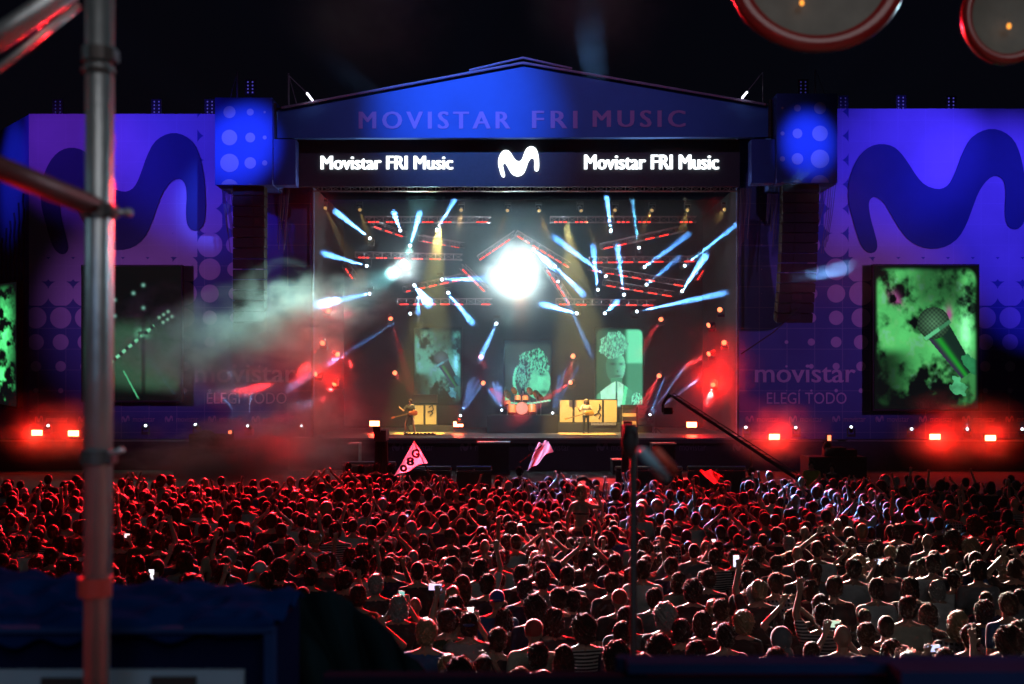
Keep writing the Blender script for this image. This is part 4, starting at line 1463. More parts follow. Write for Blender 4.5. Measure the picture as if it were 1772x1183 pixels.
phone_person(866, 848, 'tiny upright phone at the front of the crowd near the draped flag', False, (1, .9, .9), 1.4)
phone_person(941, 849, 'tiny phone at the front of the crowd left of woman on shoulders', True, (1, .85, .9), 1.4)
phone_person(217, 926, 'tiny white phone in the red lit crowd right of the scaffold pole', True, (1, .8, .8), 1.5)
phone_person(262, 994, 'white phone low in the crowd just right of the scaffold pole', False, (.95, .9, 1), 1.6)
phone_person(1235, 940, 'tiny reddish white phone among red lit heads on the right', False, (1, .75, .8), 1.4)
phone_person(1493, 872, 'tiny white phone in the dark right part of crowd', False, (.8, .9, 1), 1.3)
phone_person(700, 893, 'tiny blue phone in the left middle of the crowd', True, (.4, .5, 1), 1.2)
phone_person(1612, 898, 'tiny dim blue phone in the dark far right of crowd', True, (.4, .5, 1), .8)

hp(784, 1029, 'long', 3, 'olive', fem=True); hp(774, 1073, 'short', 2, 'olive'); hp(788, 1048, 'shaggy', 1, 'olive')
hp(801, 1010, 'long', 2, 'charcoal', fem=True); hp(844, 1010, 'short', 1, 'charcoal'); hp(860, 1038, 'bald', 0, 'blue', cap='blue'); hp(873, 1070, 'shaggy', 0, 'black', fem=True)
hp(862, 1106, 'short', 1, 'black', h=1.74); hp(796, 1168, 'curly', 0, 'black'); hp(925, 1052, 'curly', 0, 'navy'); hp(924, 1092, 'bald', 0, 'cream', cap='red', h=1.85)
hp(931, 1134, 'short', 0, 'black'); hp(975, 1136, 'long', 0, 'olive', fem=True); hp(902, 994, 'short', 0); hp(908, 1019, 'short', 0, 'navy'); hp(940, 1002, 'short', 0, 'grey', cap='black')
hp(982, 996, 'short', 1, 'white'); hp(966, 1035, 'short', 1, 'charcoal'); hp(991, 1039, 'short', 0, 'black'); hp(1010, 1088, 'curly', 1, 'striped', h=1.8)
hp(1058, 1008, 'short', 2, 'black'); hp(1072, 1037, 'bald', 0, 'charcoal', cap='red'); hp(1064, 973, 'short', 2, 'navy'); hp(1014, 965, 'shaggy', 0, 'black', 'clap')
hp(1112, 984, 'short', 1, 'white', h=1.86); hp(1091, 996, 'long', 1, 'charcoal', fem=True); hp(1132, 1034, 'short', 0, 'grey'); hp(1161, 979, 'short', 2, 'navy')
hp(1174, 1005, 'shaggy', 2, 'cream', fem=True); hp(1199, 1022, 'curly', 0, 'black', fem=True); hp(1226, 1000, 'short', 1, 'black'); hp(1151, 1066, 'curly', 4, 'charcoal')
hp(1083, 1068, 'short', 0, 'grey'); hp(1077, 1095, 'short', 0, 'navy'); hp(1068, 1138, 'curly', 0, 'black'); hp(1179, 1090, 'short', 0, 'black', cap='black')
hp(1215, 1076, 'shaggy', 1, 'maroon', fem=True); hp(1141, 1124, 'curly', 0, 'olive'); hp(1248, 1054, 'short', 2, 'navy'); hp(1304, 1027, 'short', 4, 'black', 'rest')
hp(1342, 1008, 'short', 1, 'checked'); hp(1386, 984, 'short', 0, 'charcoal'); hp(1403, 1018, 'shaggy', 1, 'maroon', fem=True); hp(1443, 1014, 'short', 1, 'black'); hp(1419, 1046, 'short', 0, 'grey')
hp(1516, 1018, 'short', 0, 'white'); hp(1575, 1015, 'shaggy', 0, 'charcoal'); hp(1485, 974, 'shaggy', 3, 'grey'); hp(1570, 1050, 'short', 0, 'cream', h=1.82); hp(1606, 1062, 'shaggy', 0, 'black', fem=True)
hp(1622, 1018, 'shaggy', 4, 'white', fem=True); hp(1652, 1001, 'short', 1, 'white', cap='white'); hp(1693, 986, 'short', 1, 'grey', h=1.9); hp(1706, 1038, 'pony', 2, 'navy', fem=True)
hp(1744, 1044, 'short', 1, 'blue', h=1.86); hp(1352, 1104, 'hood', 0, 'grey'); hp(1287, 1077, 'curly', 3, 'black', fem=True); hp(1371, 1071, 'shaggy', 2, 'black', 'clap', fem=True)
hp(1499, 1097, 'short', 1, 'charcoal', cap='black'); hp(1533, 1083, 'buzz', 0, 'maroon'); hp(1543, 1128, 'shaggy', 1, 'grey', fem=True); hp(1342, 1143, 'short', 2, 'charcoal')
hp(1255, 1098, 'short', 0, 'navy', cap='black'); hp(1404, 1128, 'pony', 1, 'black', fem=True); hp(1205, 1130, 'short', 0, 'black'); hp(1680, 1100, 'short', 1, 'black'); hp(1745, 1110, 'curly', 0, 'charcoal')
hp(485, 985, 'curly', 0, 'black'); hp(328, 1010, 'short', 0, 'charcoal'); hp(450, 985, 'bald', 0, 'grey', cap='white'); hp(240, 975, 'long', 0, 'charcoal', fem=True)
hp(20, 990, 'short', 0, 'black'); hp(60, 1000, 'shaggy', 1, 'maroon'); hp(110, 985, 'short', 0, 'grey'); hp(650, 1010, 'short', 4, 'charcoal'); hp(620, 1030, 'short', 0, 'olive')

# fill the field on a jittered lattice
cell = {}
def occ(x, y, r):
    for i in (-1, 0, 1):
        for j in (-1, 0, 1):
            for (a, b) in cell.get((int(x // .5) + i, int(y // .5) + j), ()):
                if (a - x) ** 2 + ((b - y) * .9) ** 2 < r * r: return True
    return False
def put(x, y): cell.setdefault((int(x // .5), int(y // .5)), []).append((x, y))
for p in people: put(p['x'], p['y'])
put(2.6 * .5, 20.6)
y = 9.3
row = 0
shw = ['black'] * 9 + ['charcoal'] * 5 + ['navy'] * 3 + ['grey'] * 4 + ['white'] * 5 + ['olive', 'maroon', 'blue', 'cream', 'striped', 'checked']
fill = []
while y < 29.6:
    wmax = y * .47 + 3.0
    x = -wmax + (row % 2) * .24
    while x < wmax:
        xx, yy = x + rng.uniform(-.17, .17), y + rng.uniform(-.17, .17)
        x += .50 + (.10 if y < 15 else 0)
        if (rng.random() < .05) or occ(xx, yy, .46 if y < 15 else .40): continue
        fem = rng.random() < .38
        h = rng.gauss(1.63, .06) if fem else rng.gauss(1.77, .075)
        zc = h / 1.76 * HP
        r = rng.random()
        pose = 'rest' if r < .74 else 'fold' if r < .78 and not fem else 'film' if r < .86 else 'clap' if r < .92 else 'reach'
        if yy > 24 and rng.random() < .22: pose = rng.choice(['clap', 'reach', 'film'])
        hair = rng.choices(['long', 'pony', 'bun', 'shaggy', 'curly'], [5, 3, 2, 3, 2])[0] if fem else rng.choices(['short', 'buzz', 'curly', 'shaggy', 'bald'], [9, 2, 2.2, 2, .6])[0]
        cap = rng.choice(['black', 'white', 'red', 'black']) if (not fem and rng.random() < .08) else None
        fill.append(dict(x=xx, y=yy, h=h, px=886 + xx / yy * F, py=660 + (CZ - zc) / yy * F, hair='short' if cap else hair, hcol=rng.choices([0, 1, 2, 3, 4], [5, 6, 3, 1, .7])[0],
                         shirt=rng.choice(shw), pose=pose, fem=fem, cap=cap, mirror=rng.random() < .5, yaw=rng.gauss(0, .3), skin=rng.choice([0, 0, 1]), hand=False))
        put(xx, yy)
    y += .44
    row += 1
allp = people + fill
inview = [p for p in allp if -10 < p['px'] < 1782 and p['py'] < 1195 and not (p['px'] < 640 and p['py'] > 1035) and not (p['px'] < 740 and p['py'] > 1130)]
inview.sort(key=lambda p: p['y'])
near = inview[:272]
nid = {id(p) for p in near}
# rows for the labels
near.sort(key=lambda p: -p['py'])
ordn = lambda k: ['first', 'second', 'third', 'fourth', 'fifth', 'sixth', 'seventh', 'eighth', 'ninth', 'tenth', 'eleventh', 'twelfth', 'thirteenth', 'fourteenth', 'fifteenth', 'sixteenth',
                  'seventeenth', 'eighteenth', 'nineteenth', 'twentieth'][k]
rows = [near[i:i + 17] for i in range(0, len(near), 17)]
for ri, rw in enumerate(rows):
    rw.sort(key=lambda p: p['px'])
    for k, p in enumerate(rw):
        hd_ = {'short': 'short', 'buzz': 'cropped', 'curly': 'curly', 'bun': 'bunned', 'pony': 'ponytailed', 'long': 'long', 'shaggy': 'shaggy'}.get(p['hair'])
        if p['cap']: look = '%s cap' % p['cap']
        elif p['hair'] == 'bald': look = 'shaved head'
        elif p['hair'] == 'hood': look = 'grey hood'
        else: look = '%s %s hair' % (hd_, HAIRN[p['hcol']])
        lab = 'person with %s, %s shirt, %s from left in %s nearest crowd row' % (look, p['shirt'], ordn(k), ordn(ri))
        place_person(p['x'], p['y'], p['h'], p['yaw'], p['pose'], p['fem'], p['hair'], p['hcol'], p['shirt'], p['skin'], lab, 'spectators nearest the camera', p['cap'], p['mirror'])

# everyone farther off: one mass
def arr(me):
    nv = len(me.vertices)
    co = np.zeros(nv * 3, dtype=np.float32); me.vertices.foreach_get('co', co)
    me.calc_loop_triangles()
    t = np.zeros(len(me.loop_triangles) * 3, dtype=np.int32); me.loop_triangles.foreach_get('vertices', t)
    return co.reshape(-1, 3), t.reshape(-1, 3)


LB = {k: arr(m) for k, m in PML.items()}
LS = {k: arr(m) for k, m in PSL.items()}
LH = {k: arr(m[1]) for k, m in HK.items()}
LC = arr(CAPLO)
cm = [SKIN[0], SKIN[1], PANTS] + HAIRM + [SHIRTM[k] for k in SHIRTM] + [CAPM[k] for k in CAPM]
shi = {k: 8 + i for i, k in enumerate(SHIRTM)}
cpi = {k: 8 + len(SHIRTM) + i for i, k in enumerate(CAPM)}
VV, TT, MM = [], [], []
base = 0
for p in allp:
    if id(p) in nid or p['y'] < 8: continue
    s = p['h'] / 1.76
    c, sn = math.cos(p['yaw']), math.sin(p['yaw'])
    mx = -1 if p['mirror'] else 1
    key = (p['pose'], p['fem'])
    pieces = [(LB[key], None), (LS[key], shi[p['shirt']])]
    if p['hair'] not in ('bald', 'hood'): pieces.append((LH[p['hair']], 3 + p['hcol']))
    if p['cap']: pieces.append((LC, cpi[p['cap']]))
    for (co, t), mi in pieces:
        q = np.empty_like(co)
        x0, y0 = co[:, 0] * s * mx, co[:, 1] * s
        q[:, 0] = x0 * c - y0 * sn + p['x']
        q[:, 1] = x0 * sn + y0 * c + p['y']
        q[:, 2] = co[:, 2] * s
        VV.append(q)
        TT.append(t[:, ::-1] + base if mx < 0 else t + base)
        if mi is None:
            zz = co[t].mean(1)
            m_ = np.full(len(t), p['skin'], dtype=np.int32)
            m_[(zz[:, 2] < .96) & (np.abs(zz[:, 0]) < .2)] = 2
            MM.append(m_)
        else: MM.append(np.full(len(t), mi, dtype=np.int32))
        base += len(co)
V, T, Mi = np.concatenate(VV), np.concatenate(TT), np.concatenate(MM)
me = bpy.data.meshes.new('crowd')
me.vertices.add(len(V)); me.vertices.foreach_set('co', V.ravel())
me.loops.add(len(T) * 3); me.loops.foreach_set('vertex_index', T.ravel().astype(np.int32))
me.polygons.add(len(T))
me.polygons.foreach_set('loop_start', np.arange(0, len(T) * 3, 3, dtype=np.int32))
for m in cm: me.materials.append(m)
me.polygons.foreach_set('material_index', Mi)
me.polygons.foreach_set('use_smooth', np.ones(len(T), dtype=bool))
me.update(calc_edges=True)
tag(link(bpy.data.objects.new('crowd', me)), 'dense crowd of spectators stretching back to the stage', 'crowd', kind='stuff')
print('people', len(allp), 'near', len(near), 'crowd tris', len(T))

for i, (c, land, gc, gs, lab) in enumerate(phones):
    r = MB().box((0, .006, 0), (.15 if land else .075, .009, .075 if land else .15)).build('phone', BLACK)
    r.location = c
    tag(r, lab, 'phone', 'phones held up in the crowd')
    far = c.y > 16
    k = 1.0
    MB().box((0, -.001, 0), (.142 if land else .068, .003, .068 if land else .142)).build('display', glow('phone picture', gc, gs), r)

# people in the pit in front of the stage
pit = [(590, 818, 'black', 'dark clad person standing in the pit left of the white barrier'), (613, 822, 'charcoal', 'person in the pit below the framed monitor'), (640, 818, 'black', 'person in the pit in front of the dark camera column'),
       (665, 820, 'navy', 'person in the pit left of the lettered flag'), (1428, 812, 'yellow', 'steward in yellow vest in the pit on the right'), (1466, 818, 'black', 'dark clad steward beside the one in yellow'),
       (1180, 822, 'black', 'person in the pit left of the small red flag'), (900, 826, 'charcoal', 'person in the pit below the draped flag'), (1320, 826, 'grey', 'person raised above the front rows right of the small red flag')]
SHIRTM['yellow'] = mat('yellow vest', (.55, .50, .05), .8)
for px, py, shc, lab in pit:
    d = F * (CZ - HP) / (py - 660)
    place_person((px - 886) / F * d, d + 1.5, 1.82, rng.uniform(2.4, 3.6) if 'steward' in lab else rng.uniform(-.5, .5), 'rest', False, 'short', 1, shc, 0, lab, 'people in the pit')


# figures with their own pose
def figure(name, arms, legs, loc, yaw, shirt, hair, hcol, label, scale=1.0, fem=False, bare=False, group=None):
    b, s = person_prims(arms, legs, fem)
    me = rmesh(b, 'person', .009, 2)
    set_mats(me, [SKIN[0], PANTS, SHOE])
    split_mats(me)
    o = link(bpy.data.objects.new('person', me))
    o.location = loc
    o.rotation_euler = (0, 0, yaw)
    o.scale = (scale,) * 3
    tag(o, label, 'person', group)
    if not bare:
        ms = rmesh(s, 'shirt', .012, 4)
        set_mats(ms, [shirt])
        link(bpy.data.objects.new('shirt', ms), o)
    else:
        bm_ = MB()
        for z, rr in ((1.235, 0), (1.245, 0)): pass
        tp = MB().ell((0, 0, 1.27), (.168, .118, .035), 18, 8)
        mt = rmesh(tp, 'top', .01, 2)
        set_mats(mt, [SHIRTM['black']])
        link(bpy.data.objects.new('bikini_top', mt), o)
    hh = link(bpy.data.objects.new('hair', HK[hair][0]), o)
    set_link(hh, HAIRM[hcol])
    return o


# guitarist (faces the audience, body turned), bassist, drummer
gp = P(710, 748, 59.6)
figure('person', (((-.30, .02, 1.17), (-.12, .20, 1.10)), ((.33, .12, 1.15), (.42, .24, 1.28))),
       (((-.09, 0, .92), (-.22, .10, .50), (-.26, -.02, .09)), ((.09, 0, .92), (.22, .06, .50), (.30, -.05, .09))), (gp.x, 59.6, DZ), math.pi - .35, SHIRTM['charcoal'], 'short', 2,
       'guitarist in dark clothes playing beside the yellow lit amplifier', 1.02)
bp_ = P(1014, 748, 59.4)
figure('person', (((-.30, .02, 1.17), (-.12, .20, 1.10)), ((.33, .12, 1.15), (.42, .24, 1.28))), LEGS, (bp_.x, 59.4, DZ), math.pi + .1, SHIRTM['cream'], 'shaggy', 3,
       'bass player in pale shirt in front of the wide amplifier row', 1.02)
woodm = mat('guitar lacquer', (.45, .10, .05), .3, coat=.5)
boardm = mat('guitar neck', (.25, .16, .08), .5)


def guitar(px, d, yaw, label, col, neck=.78):
    c = P(px, 0, d)
    r = empty('guitar', (c.x, d - .26, DZ + 1.08), label, 'guitar')
    r.rotation_euler = (0, 0, yaw)
    rot = Matrix.Rotation(R(-16), 3, 'Y')
    b = MB()
    for (x, z, rr) in ((.18, -.05, .17), (-.02, .0, .13), (.08, -.02, .13)): b.ell(rot @ Vector((x, 0, z)), (rr, .022, rr * .9), 18, 8, rot)
    b.build('body', col, r, True)
    n = MB().box(rot @ Vector((-.12 - neck / 2, -.03, .02)), (neck, .022, .05), rot).build('neck', boardm, r)
    MB().box(rot @ Vector((-.12 - neck - .08, -.03, .03)), (.18, .02, .09), rot).build('headstock', col, r)
    return r


guitar(712, 59.6, -.35 + .2, 'electric guitar held by the guitarist in dark clothes', woodm)
guitar(1016, 59.4, .1, 'bass guitar held by the player in pale shirt', mat('sunburst lacquer', (.5, .28, .06), .3, coat=.5), .95)
# flags, held over the front rows
def flag(pts, d, nu, nv, m, name_label, pole, wave=.15, extra=None):
    a, b, c, e = [P(x, y, d) for x, y in pts]       # tl,tr,br,bl
    mb = MB()
    def fn(u, v):
        p = (a.lerp(b, u)).lerp(e.lerp(c, u), v)
        return p + Vector((0, wave * math.sin(u * 7 + v * 3), 0.03 * math.sin(u * 11)))
    mb.grid(fn, nu, nv)
    r = empty('flag', P(pole[0][0], pole[0][1], d), name_label, 'flag', 'flags waved over the front rows')
    o = wpart(mb, 'cloth', m, r, True)
    wpart(MB().tube(P(*pole[0], d), P(*pole[1], d), .014), 'pole', BLACK, r)
    if extra: extra(r, d)
    return r


FL = mat('pale flag cloth', (.75, .45, .40), .85, var=.15, scale=3, bump=.3)
FL2 = mat('red flag cloth', (.55, .16, .14), .85, var=.35, scale=5, bump=.3)
for fm in (FL, FL2):
    nt = fm.node_tree
    pb = nt.nodes['Principled BSDF']
    tr = nt.nodes.new('ShaderNodeBsdfTranslucent')
    src = pb.inputs['Base Color'].links[0].from_socket
    nt.links.new(src, tr.inputs[0])
    mx = nt.nodes.new('ShaderNodeMixShader')
    mx.inputs[0].default_value = .6
    out = [n for n in nt.nodes if n.type == 'OUTPUT_MATERIAL'][0]
    nt.links.new(pb.outputs[0], mx.inputs[1]); nt.links.new(tr.outputs[0], mx.inputs[2]); nt.links.new(mx.outputs[0], out.inputs[0])


def glyphs(r, d):
    for s, bx, rotz in (('G', (712, 776, 726, 792), 0), ('8', (703, 790, 717, 805), 0), ('o', (692, 803, 705, 816), 0)):
        t = text('lettering', s, bx, d - .17, mat('flag lettering', (.10, .02, .02), .8), None, bold=.05)
        t.parent = r
        t.matrix_parent_inverse = Matrix.Translation(-r.location)
flag([(716, 764), (718, 763), (741, 798), (681, 824)], 28.5, 24, 16, FL, 'pale flag with dark red writing raised over the front rows', ((744, 822), (716, 764)), .1, glyphs)
flag([(930, 768), (948, 760), (958, 778), (912, 815)], 28.5, 24, 16, FL2, 'limp reddish flag draped over the front rows', ((900, 800), (950, 760)), .2)
flag([(1210, 814), (1235, 812), (1252, 822), (1238, 838)], 28, 20, 12, FL2, 'small red flag low over the front rows on the right', ((1243, 850), (1252, 820)), .15)
# woman on shoulders
d = 20.6
q = P(1006, 850, d)
zo = q.z - HP
figure('person', (((-.26, -.02, 1.18), (-.24, .08, 1.0)), ((.36, .03, 1.36), (.30, .05, 1.62))),
       (((-.09, 0, .94), (-.16, .36, .90), (-.16, .40, .50)), ((.09, 0, .94), (.16, .36, .90), (.16, .40, .50))), (q.x, d, zo), 0, None, 'shaggy', 3,
       'bare backed woman riding on shoulders above the crowd', 1.0, True, True)
place_person(q.x, d + .12, 1.70, 0, 'fold', False, 'short', 1, 'charcoal', 0, 'person carrying the bare backed woman on the shoulders', None)
sc_ = MB()
sc_.grid(lambda u, v: P(998 + 38 * u, 828 + 10 * u ** 2 - 6 * math.sin(u * 5) + 7 * v, d + .1) + Vector((0, .04 * math.sin(u * 9 + v * 4), 0)), 20, 5)
so = sc_.build('scarf', DARK, None, True)
so.modifiers.new('t', 'SOLIDIFY').thickness = .01
tag(so, 'dark scarf stretched above the woman on shoulders', 'scarf')

# ------------------------------------------------------------------ backline
creamm = mat('amplifier grille cloth', (.55, .42, .20), .8, scale=30)
def cab_row(name, x0, x1, y0, y1, d, n, label, m, riser=None):
    r = empty(name, (P((x0 + x1) / 2, 0, d).x, d, DZ), label, 'amplifier')
    a, b = P(x0, y1, d), P(x1, y0, d)
    zb = a.z
    w = (b.x - a.x) / n
    for i in range(n):
        wpart(MB().bbox((a.x + i * w + .015, d, zb), (a.x + (i + 1) * w - .015, d + .5, b.z)), 'cabinet', BLACK, r)
        wpart(MB().bbox((a.x + i * w + .06, d - .02, zb + .05), (a.x + (i + 1) * w - .06, d - .002, b.z - .05)), 'grille', m, r)
    if riser:
        wpart(MB().bbox((a.x - .1, d - .4, DZ + .002), (b.x + riser, d + .7, zb - .003)), 'riser', RUBBER, r)
    return r
r = cab_row('amplifier_stack', 712, 757, 699, 735, 62, 2, 'two yellow lit amplifier cabinets with a black head behind the guitarist', creamm, .9)
a, b = P(713, 697, 62), P(756, 682, 62)
wpart(MB().bbox((a.x, 62, a.z + .01), (b.x, 62.4, b.z)), 'amplifier_head', RUBBER, r)
# stylised lettering strokes on the cabinet
mb = MB()
for pts in ([(742, 704), (748, 700), (750, 708), (746, 712)], [(740, 712), (746, 710), (749, 714), (744, 718)]):
    mb.path([P(x, y, 61.96) for x, y in pts], .03, 5)
wpart(mb, 'painted_mark', BLACK, r)
r = cab_row('amplifier_row', 967, 1069, 690, 731, 61.5, 4, 'wide row of four cream amplifier cabinets behind the bass player', creamm, .1)
mb = MB()
for pts in ([(1034, 712), (1040, 705), (1037, 698)], [(1028, 718), (1036, 713), (1040, 717), (1036, 724)], [(1036, 713), (1038, 700)]):
    mb.path([P(x, y, 61.46) for x, y in pts], .03, 5)
wpart(mb, 'painted_mark', BLACK, r)
mb = MB()
a = P(1023, 736, 61.05)
for i in range(18): mb.box((a.x + .03 + i * .075, 61.05, DZ + .45), (.055, .06, .14))
wpart(mb, 'effects_keys', ALU, r)
r = empty('equipment_rack', (P(1102, 0, 60.5).x, 60.5, DZ), 'black rack of stacked drawers right of the wide amplifier row', 'rack')
for i in range(5):
    for xa, xb in ((1078, 1101), (1104, 1126)):
        a, b = P(xa, 700 + 7 * i + 6, 60.5), P(xb, 700 + 7 * i, 60.5)
        wpart(MB().bbox((a.x, 60.5, a.z), (b.x, 61.1, b.z)), 'drawer', creamm if (i in (2, 4) and xa < 1100) else RUBBER, r)
a, b = P(1076, 737, 60.6), P(1128, 700, 60.6)
wpart(MB().bbox((a.x, 61.11, DZ), (b.x, 61.3, b.z)), 'back_panel', BLACK, r)
wpart(MB().bbox((a.x, 60.45, DZ + .002), (b.x, 61.1, P(0, 736, 60.5).z)), 'base', BLACK, r)
for i in range(3):
    x = P(1132 + 3 * i, 0, 60).x
    if i == 1:
        o = MB().tube((x, 60, DZ), (x, 60, DZ + 1.25), .02).tube((x, 60, DZ + 1.25), (x - .25, 59.8, DZ + 1.45), .015)
        for t in range(3): o.tube((x, 60, DZ + .3), (x + .3 * math.cos(t * 2.1), 60 + .3 * math.sin(t * 2.1), DZ), .012)
        tag(o.build('microphone_stand', RUBBER), 'thin microphone stand right of the black rack', 'microphone stand')
# drum riser and kit
a, b = P(843, 748, 60), P(966, 718, 60)
zr = b.z
tag(MB().bbox((a.x, 60, DZ + .002), (b.x, 63, zr)).build('drum_riser', BLACK), 'black drum riser in the middle of the stage', 'riser')
dk = empty('drum_kit', (P(903, 0, 60.8).x, 60.8, zr), 'red and gold drum kit with cymbals on the black riser', 'drum kit')
drm = mat('drum shell', (.50, .26, .09), .3, coat=.6); skn = mat('drum skin', (.55, .35, .35), .5); brs = mat('cymbal brass', (.75, .45, .12), .25, .9)
def drum(x, yoff, z, r_, L, axis='y'):
    c = Vector((P(x, 0, 60.8).x, 60.8 + yoff, zr + z))
    v = Vector((0, L / 2, 0)) if axis == 'y' else Vector((.0, .06, L / 2))
    o = wpart(MB().tube(c - v, c + v, r_, n=20), 'drum', drm, dk)
    s_ = c - v if axis == 'y' else c + v
    h = MB().tube(s_ - v.normalized() * .012 if axis == 'y' else s_ + v.normalized() * .001, s_ - v.normalized() * .002 if axis == 'y' else s_ + v.normalized() * .012, r_ * .94, n=20)
    k = h.build('drum_skin', skn, o)
drum(903, 0, .36, .34, .4); drum(886, -.1, .30, .22, .4, 'z'); drum(921, -.1, .32, .22, .4, 'z'); drum(896, .0, .86, .17, .24, 'z'); drum(909, .0, .86, .17, .24, 'z'); drum(878, .2, .6, .17, .2, 'z')
for x, z, r_ in ((878, 1.12, .26), (890, 1.3, .22), (917, 1.28, .24), (929, 1.08, .28), (936, .95, .2)):
    X = P(x, 0, 60.8).x
    o = wpart(MB().tube((X, 60.9, zr), (X, 60.9, zr + z), .012), 'cymbal_stand', ALU, dk)
    MB().tube((X, 60.9, zr + z), (X + .02, 60.88, zr + z + .012), r_, r_ * .2, n=20).build('cymbal', brs, o)
figure('person', (((-.30, .10, 1.2), (-.30, .36, 1.30)), ((.33, .10, 1.25), (.36, .30, 1.48))), (((-.09, 0, .94), (-.2, .42, .92), (-.2, .42, .5)), ((.09, 0, .94), (.2, .42, .92), (.2, .42, .5))),
       (P(905, 0, 61.7).x, 61.7, zr - .38), math.pi, SHIRTM['maroon'], 'long', 1, 'long haired drummer seated behind the drum kit')
tag(MB().tube((P(905, 0, 61.7).x, 61.7, zr), (P(905, 0, 61.7).x, 61.7, zr + .42), .16, .2, n=14).build('drum_stool', RUBBER), 'round stool under the drummer', 'stool')
# pedal board
a, b = P(700, 752, 58), P(754, 748, 58)
pb = MB().bbox((a.x, 57.6, DZ + .002), (b.x, 58, DZ + .06))
for i in range(8): pb.box((a.x + .12 + i * .19, 57.75, DZ + .085), (.1, .14, .05))
tag(pb.build('pedal_board', RUBBER), 'long pedal board at the feet of the guitarist', 'pedals')
tag(MB().bbox((P(968, 0, 57.5).x, 57.3, DZ + .002), (P(1068, 0, 57.5).x, 59.9, DZ + .02)).build('lit_floor_patch', mat('ochre rug', (.42, .26, .10), .9)), 'patch of yellow light on the floor under the bass player', 'lit_floor_patch')  # thin sheet whose colour stands in for yellow light on the deck
tag(MB().bbox((P(676, 0, 57.5).x, 57.3, DZ + .002), (P(765, 0, 57.5).x, 60.6, DZ + .02)).build('lit_floor_patch', mat('ochre rug pale', (.45, .30, .12), .9)), 'patch of yellow light on the floor under the guitarist', 'lit_floor_patch')  # yellow light around the guitarist, put into a sheet's colour
# left side posts with cables and monitors under the stage lip
for i, (x0, y0, x1, y1, lab) in enumerate(((603, 768, 620, 800, 'framed monitor box against the stage skirt on the left'), (826, 766, 882, 824, 'large dark subwoofer block in front of the stage middle'),
                                           (1130, 768, 1170, 800, 'framed box against the stage skirt right of the camera column'), (1060, 796, 1100, 815, 'low black crate left of the blurred rod'))):
    a, b = P(x0, y1, 52), P(x1, y0, 52)
    o = MB().bbox((a.x, 52, 0), (b.x, 53.2, b.z)).build('speaker_box', RUBBER)
    tag(o, lab, 'speaker box')
    MB().bbox((a.x + .06, 51.98, .1), (b.x - .06, 51.997, b.z - .06)).build('grille', BLACK, o)
    MB().bbox((a.x - .02, 51.95, b.z + .002), (b.x + .02, 53, b.z + .05)).build('top_edge', ALU, o)
# crowd barrier in the pit
for i, (x0, x1, lab) in enumerate(((593, 684, 'pale topped barrier section in front of the stage left of the flag'), (790, 850, 'barrier section left of the subwoofer block'),
                                   (1065, 1180, 'barrier section under the blurred rod'), (700, 780, 'barrier section behind the lettered flag'), (1190, 1290, 'barrier section behind the small red flag'))):
    a, b = P(x0, 0, 40), P(x1, 0, 40)
    zt = P(0, 800, 40).z if i == 0 else P(0, 808, 40).z
    o = MB().bbox((a.x, 40, 0), (b.x, 40.06, zt - .12)).build('crowd_barrier', mat('barrier sheet', (.08, .07, .08), .6))
    tag(o, lab, 'barrier', 'barrier sections in front of the stage')
    MB().tube((a.x, 40.03, zt), (b.x, 40.03, zt), .05).build('top_rail', ALU, o)
    for t in (0, .5, 1):
        x = a.x + (b.x - a.x) * t
        MB().tube((x, 40.03, zt - .1), (x, 40.03, zt), .03).build('post', ALU, o)
# camera columns
def cam_column(px, ytop, ybot, d, lab):
    a = P(px, ytop, d)
    r = empty('camera_column', (a.x, d, 0), lab, 'television camera')
    wpart(MB().tube((a.x, d, 0), (a.x, d, a.z - .5), .30, .22, n=14), 'pedestal', BLACK, r)
    wpart(MB().box((a.x, d, a.z - .28), (.42, .9, .36)).box((a.x - .1, d - .5, a.z - .05), (.25, .2, .2)), 'camera_body', RUBBER, r)
    wpart(MB().tube((a.x, d + .4, a.z - .28), (a.x, d + .95, a.z - .28), .14, .18, n=14), 'camera_lens', BLACK, r)
    return r
cam_column(660, 738, 800, 40, 'dark television camera on a column left of the guitarist')
cam_column(1089, 730, 800, 34, 'dark television camera on a column in front of the equipment rack')
# dark camera group on right wing
r = empty('camera_platform', (P(1455, 0, 50).x, 50, 0), 'dark covered camera platform in front of the right wing', 'platform')
a, b = P(1400, 800, 50), P(1500, 790, 50)
wpart(MB().bbox((a.x, 50, 0), (b.x, 51.5, b.z)), 'deck', BLACK, r)
wpart(MB().box((P(1450, 0, 50).x, 50.6, b.z + .2), (.9, .7, .4)).box((P(1475, 0, 50).x, 50.6, b.z + .15), (.6, .6, .3)).ell((P(1437, 0, 50).x, 50.5, b.z + .45), (.2, .2, .2)), 'covered_camera', DARK, r, True)
r = empty('camera_platform', (P(370, 0, 50).x, 50, 0), 'dark covered camera platform in front of the left wing', 'platform')
a, b = P(300, 810, 50), P(410, 775, 50)
wpart(MB().bbox((a.x, 50, 0), (b.x, 51.5, b.z)), 'deck', BLACK, r)
wpart(MB().box((P(360, 0, 50).x, 50.6, b.z + .3), (1.8, .8, .6)).ell((P(352, 0, 50).x, 50.5, b.z + .5), (.4, .3, .3)), 'covered_camera', DARK, r, True)
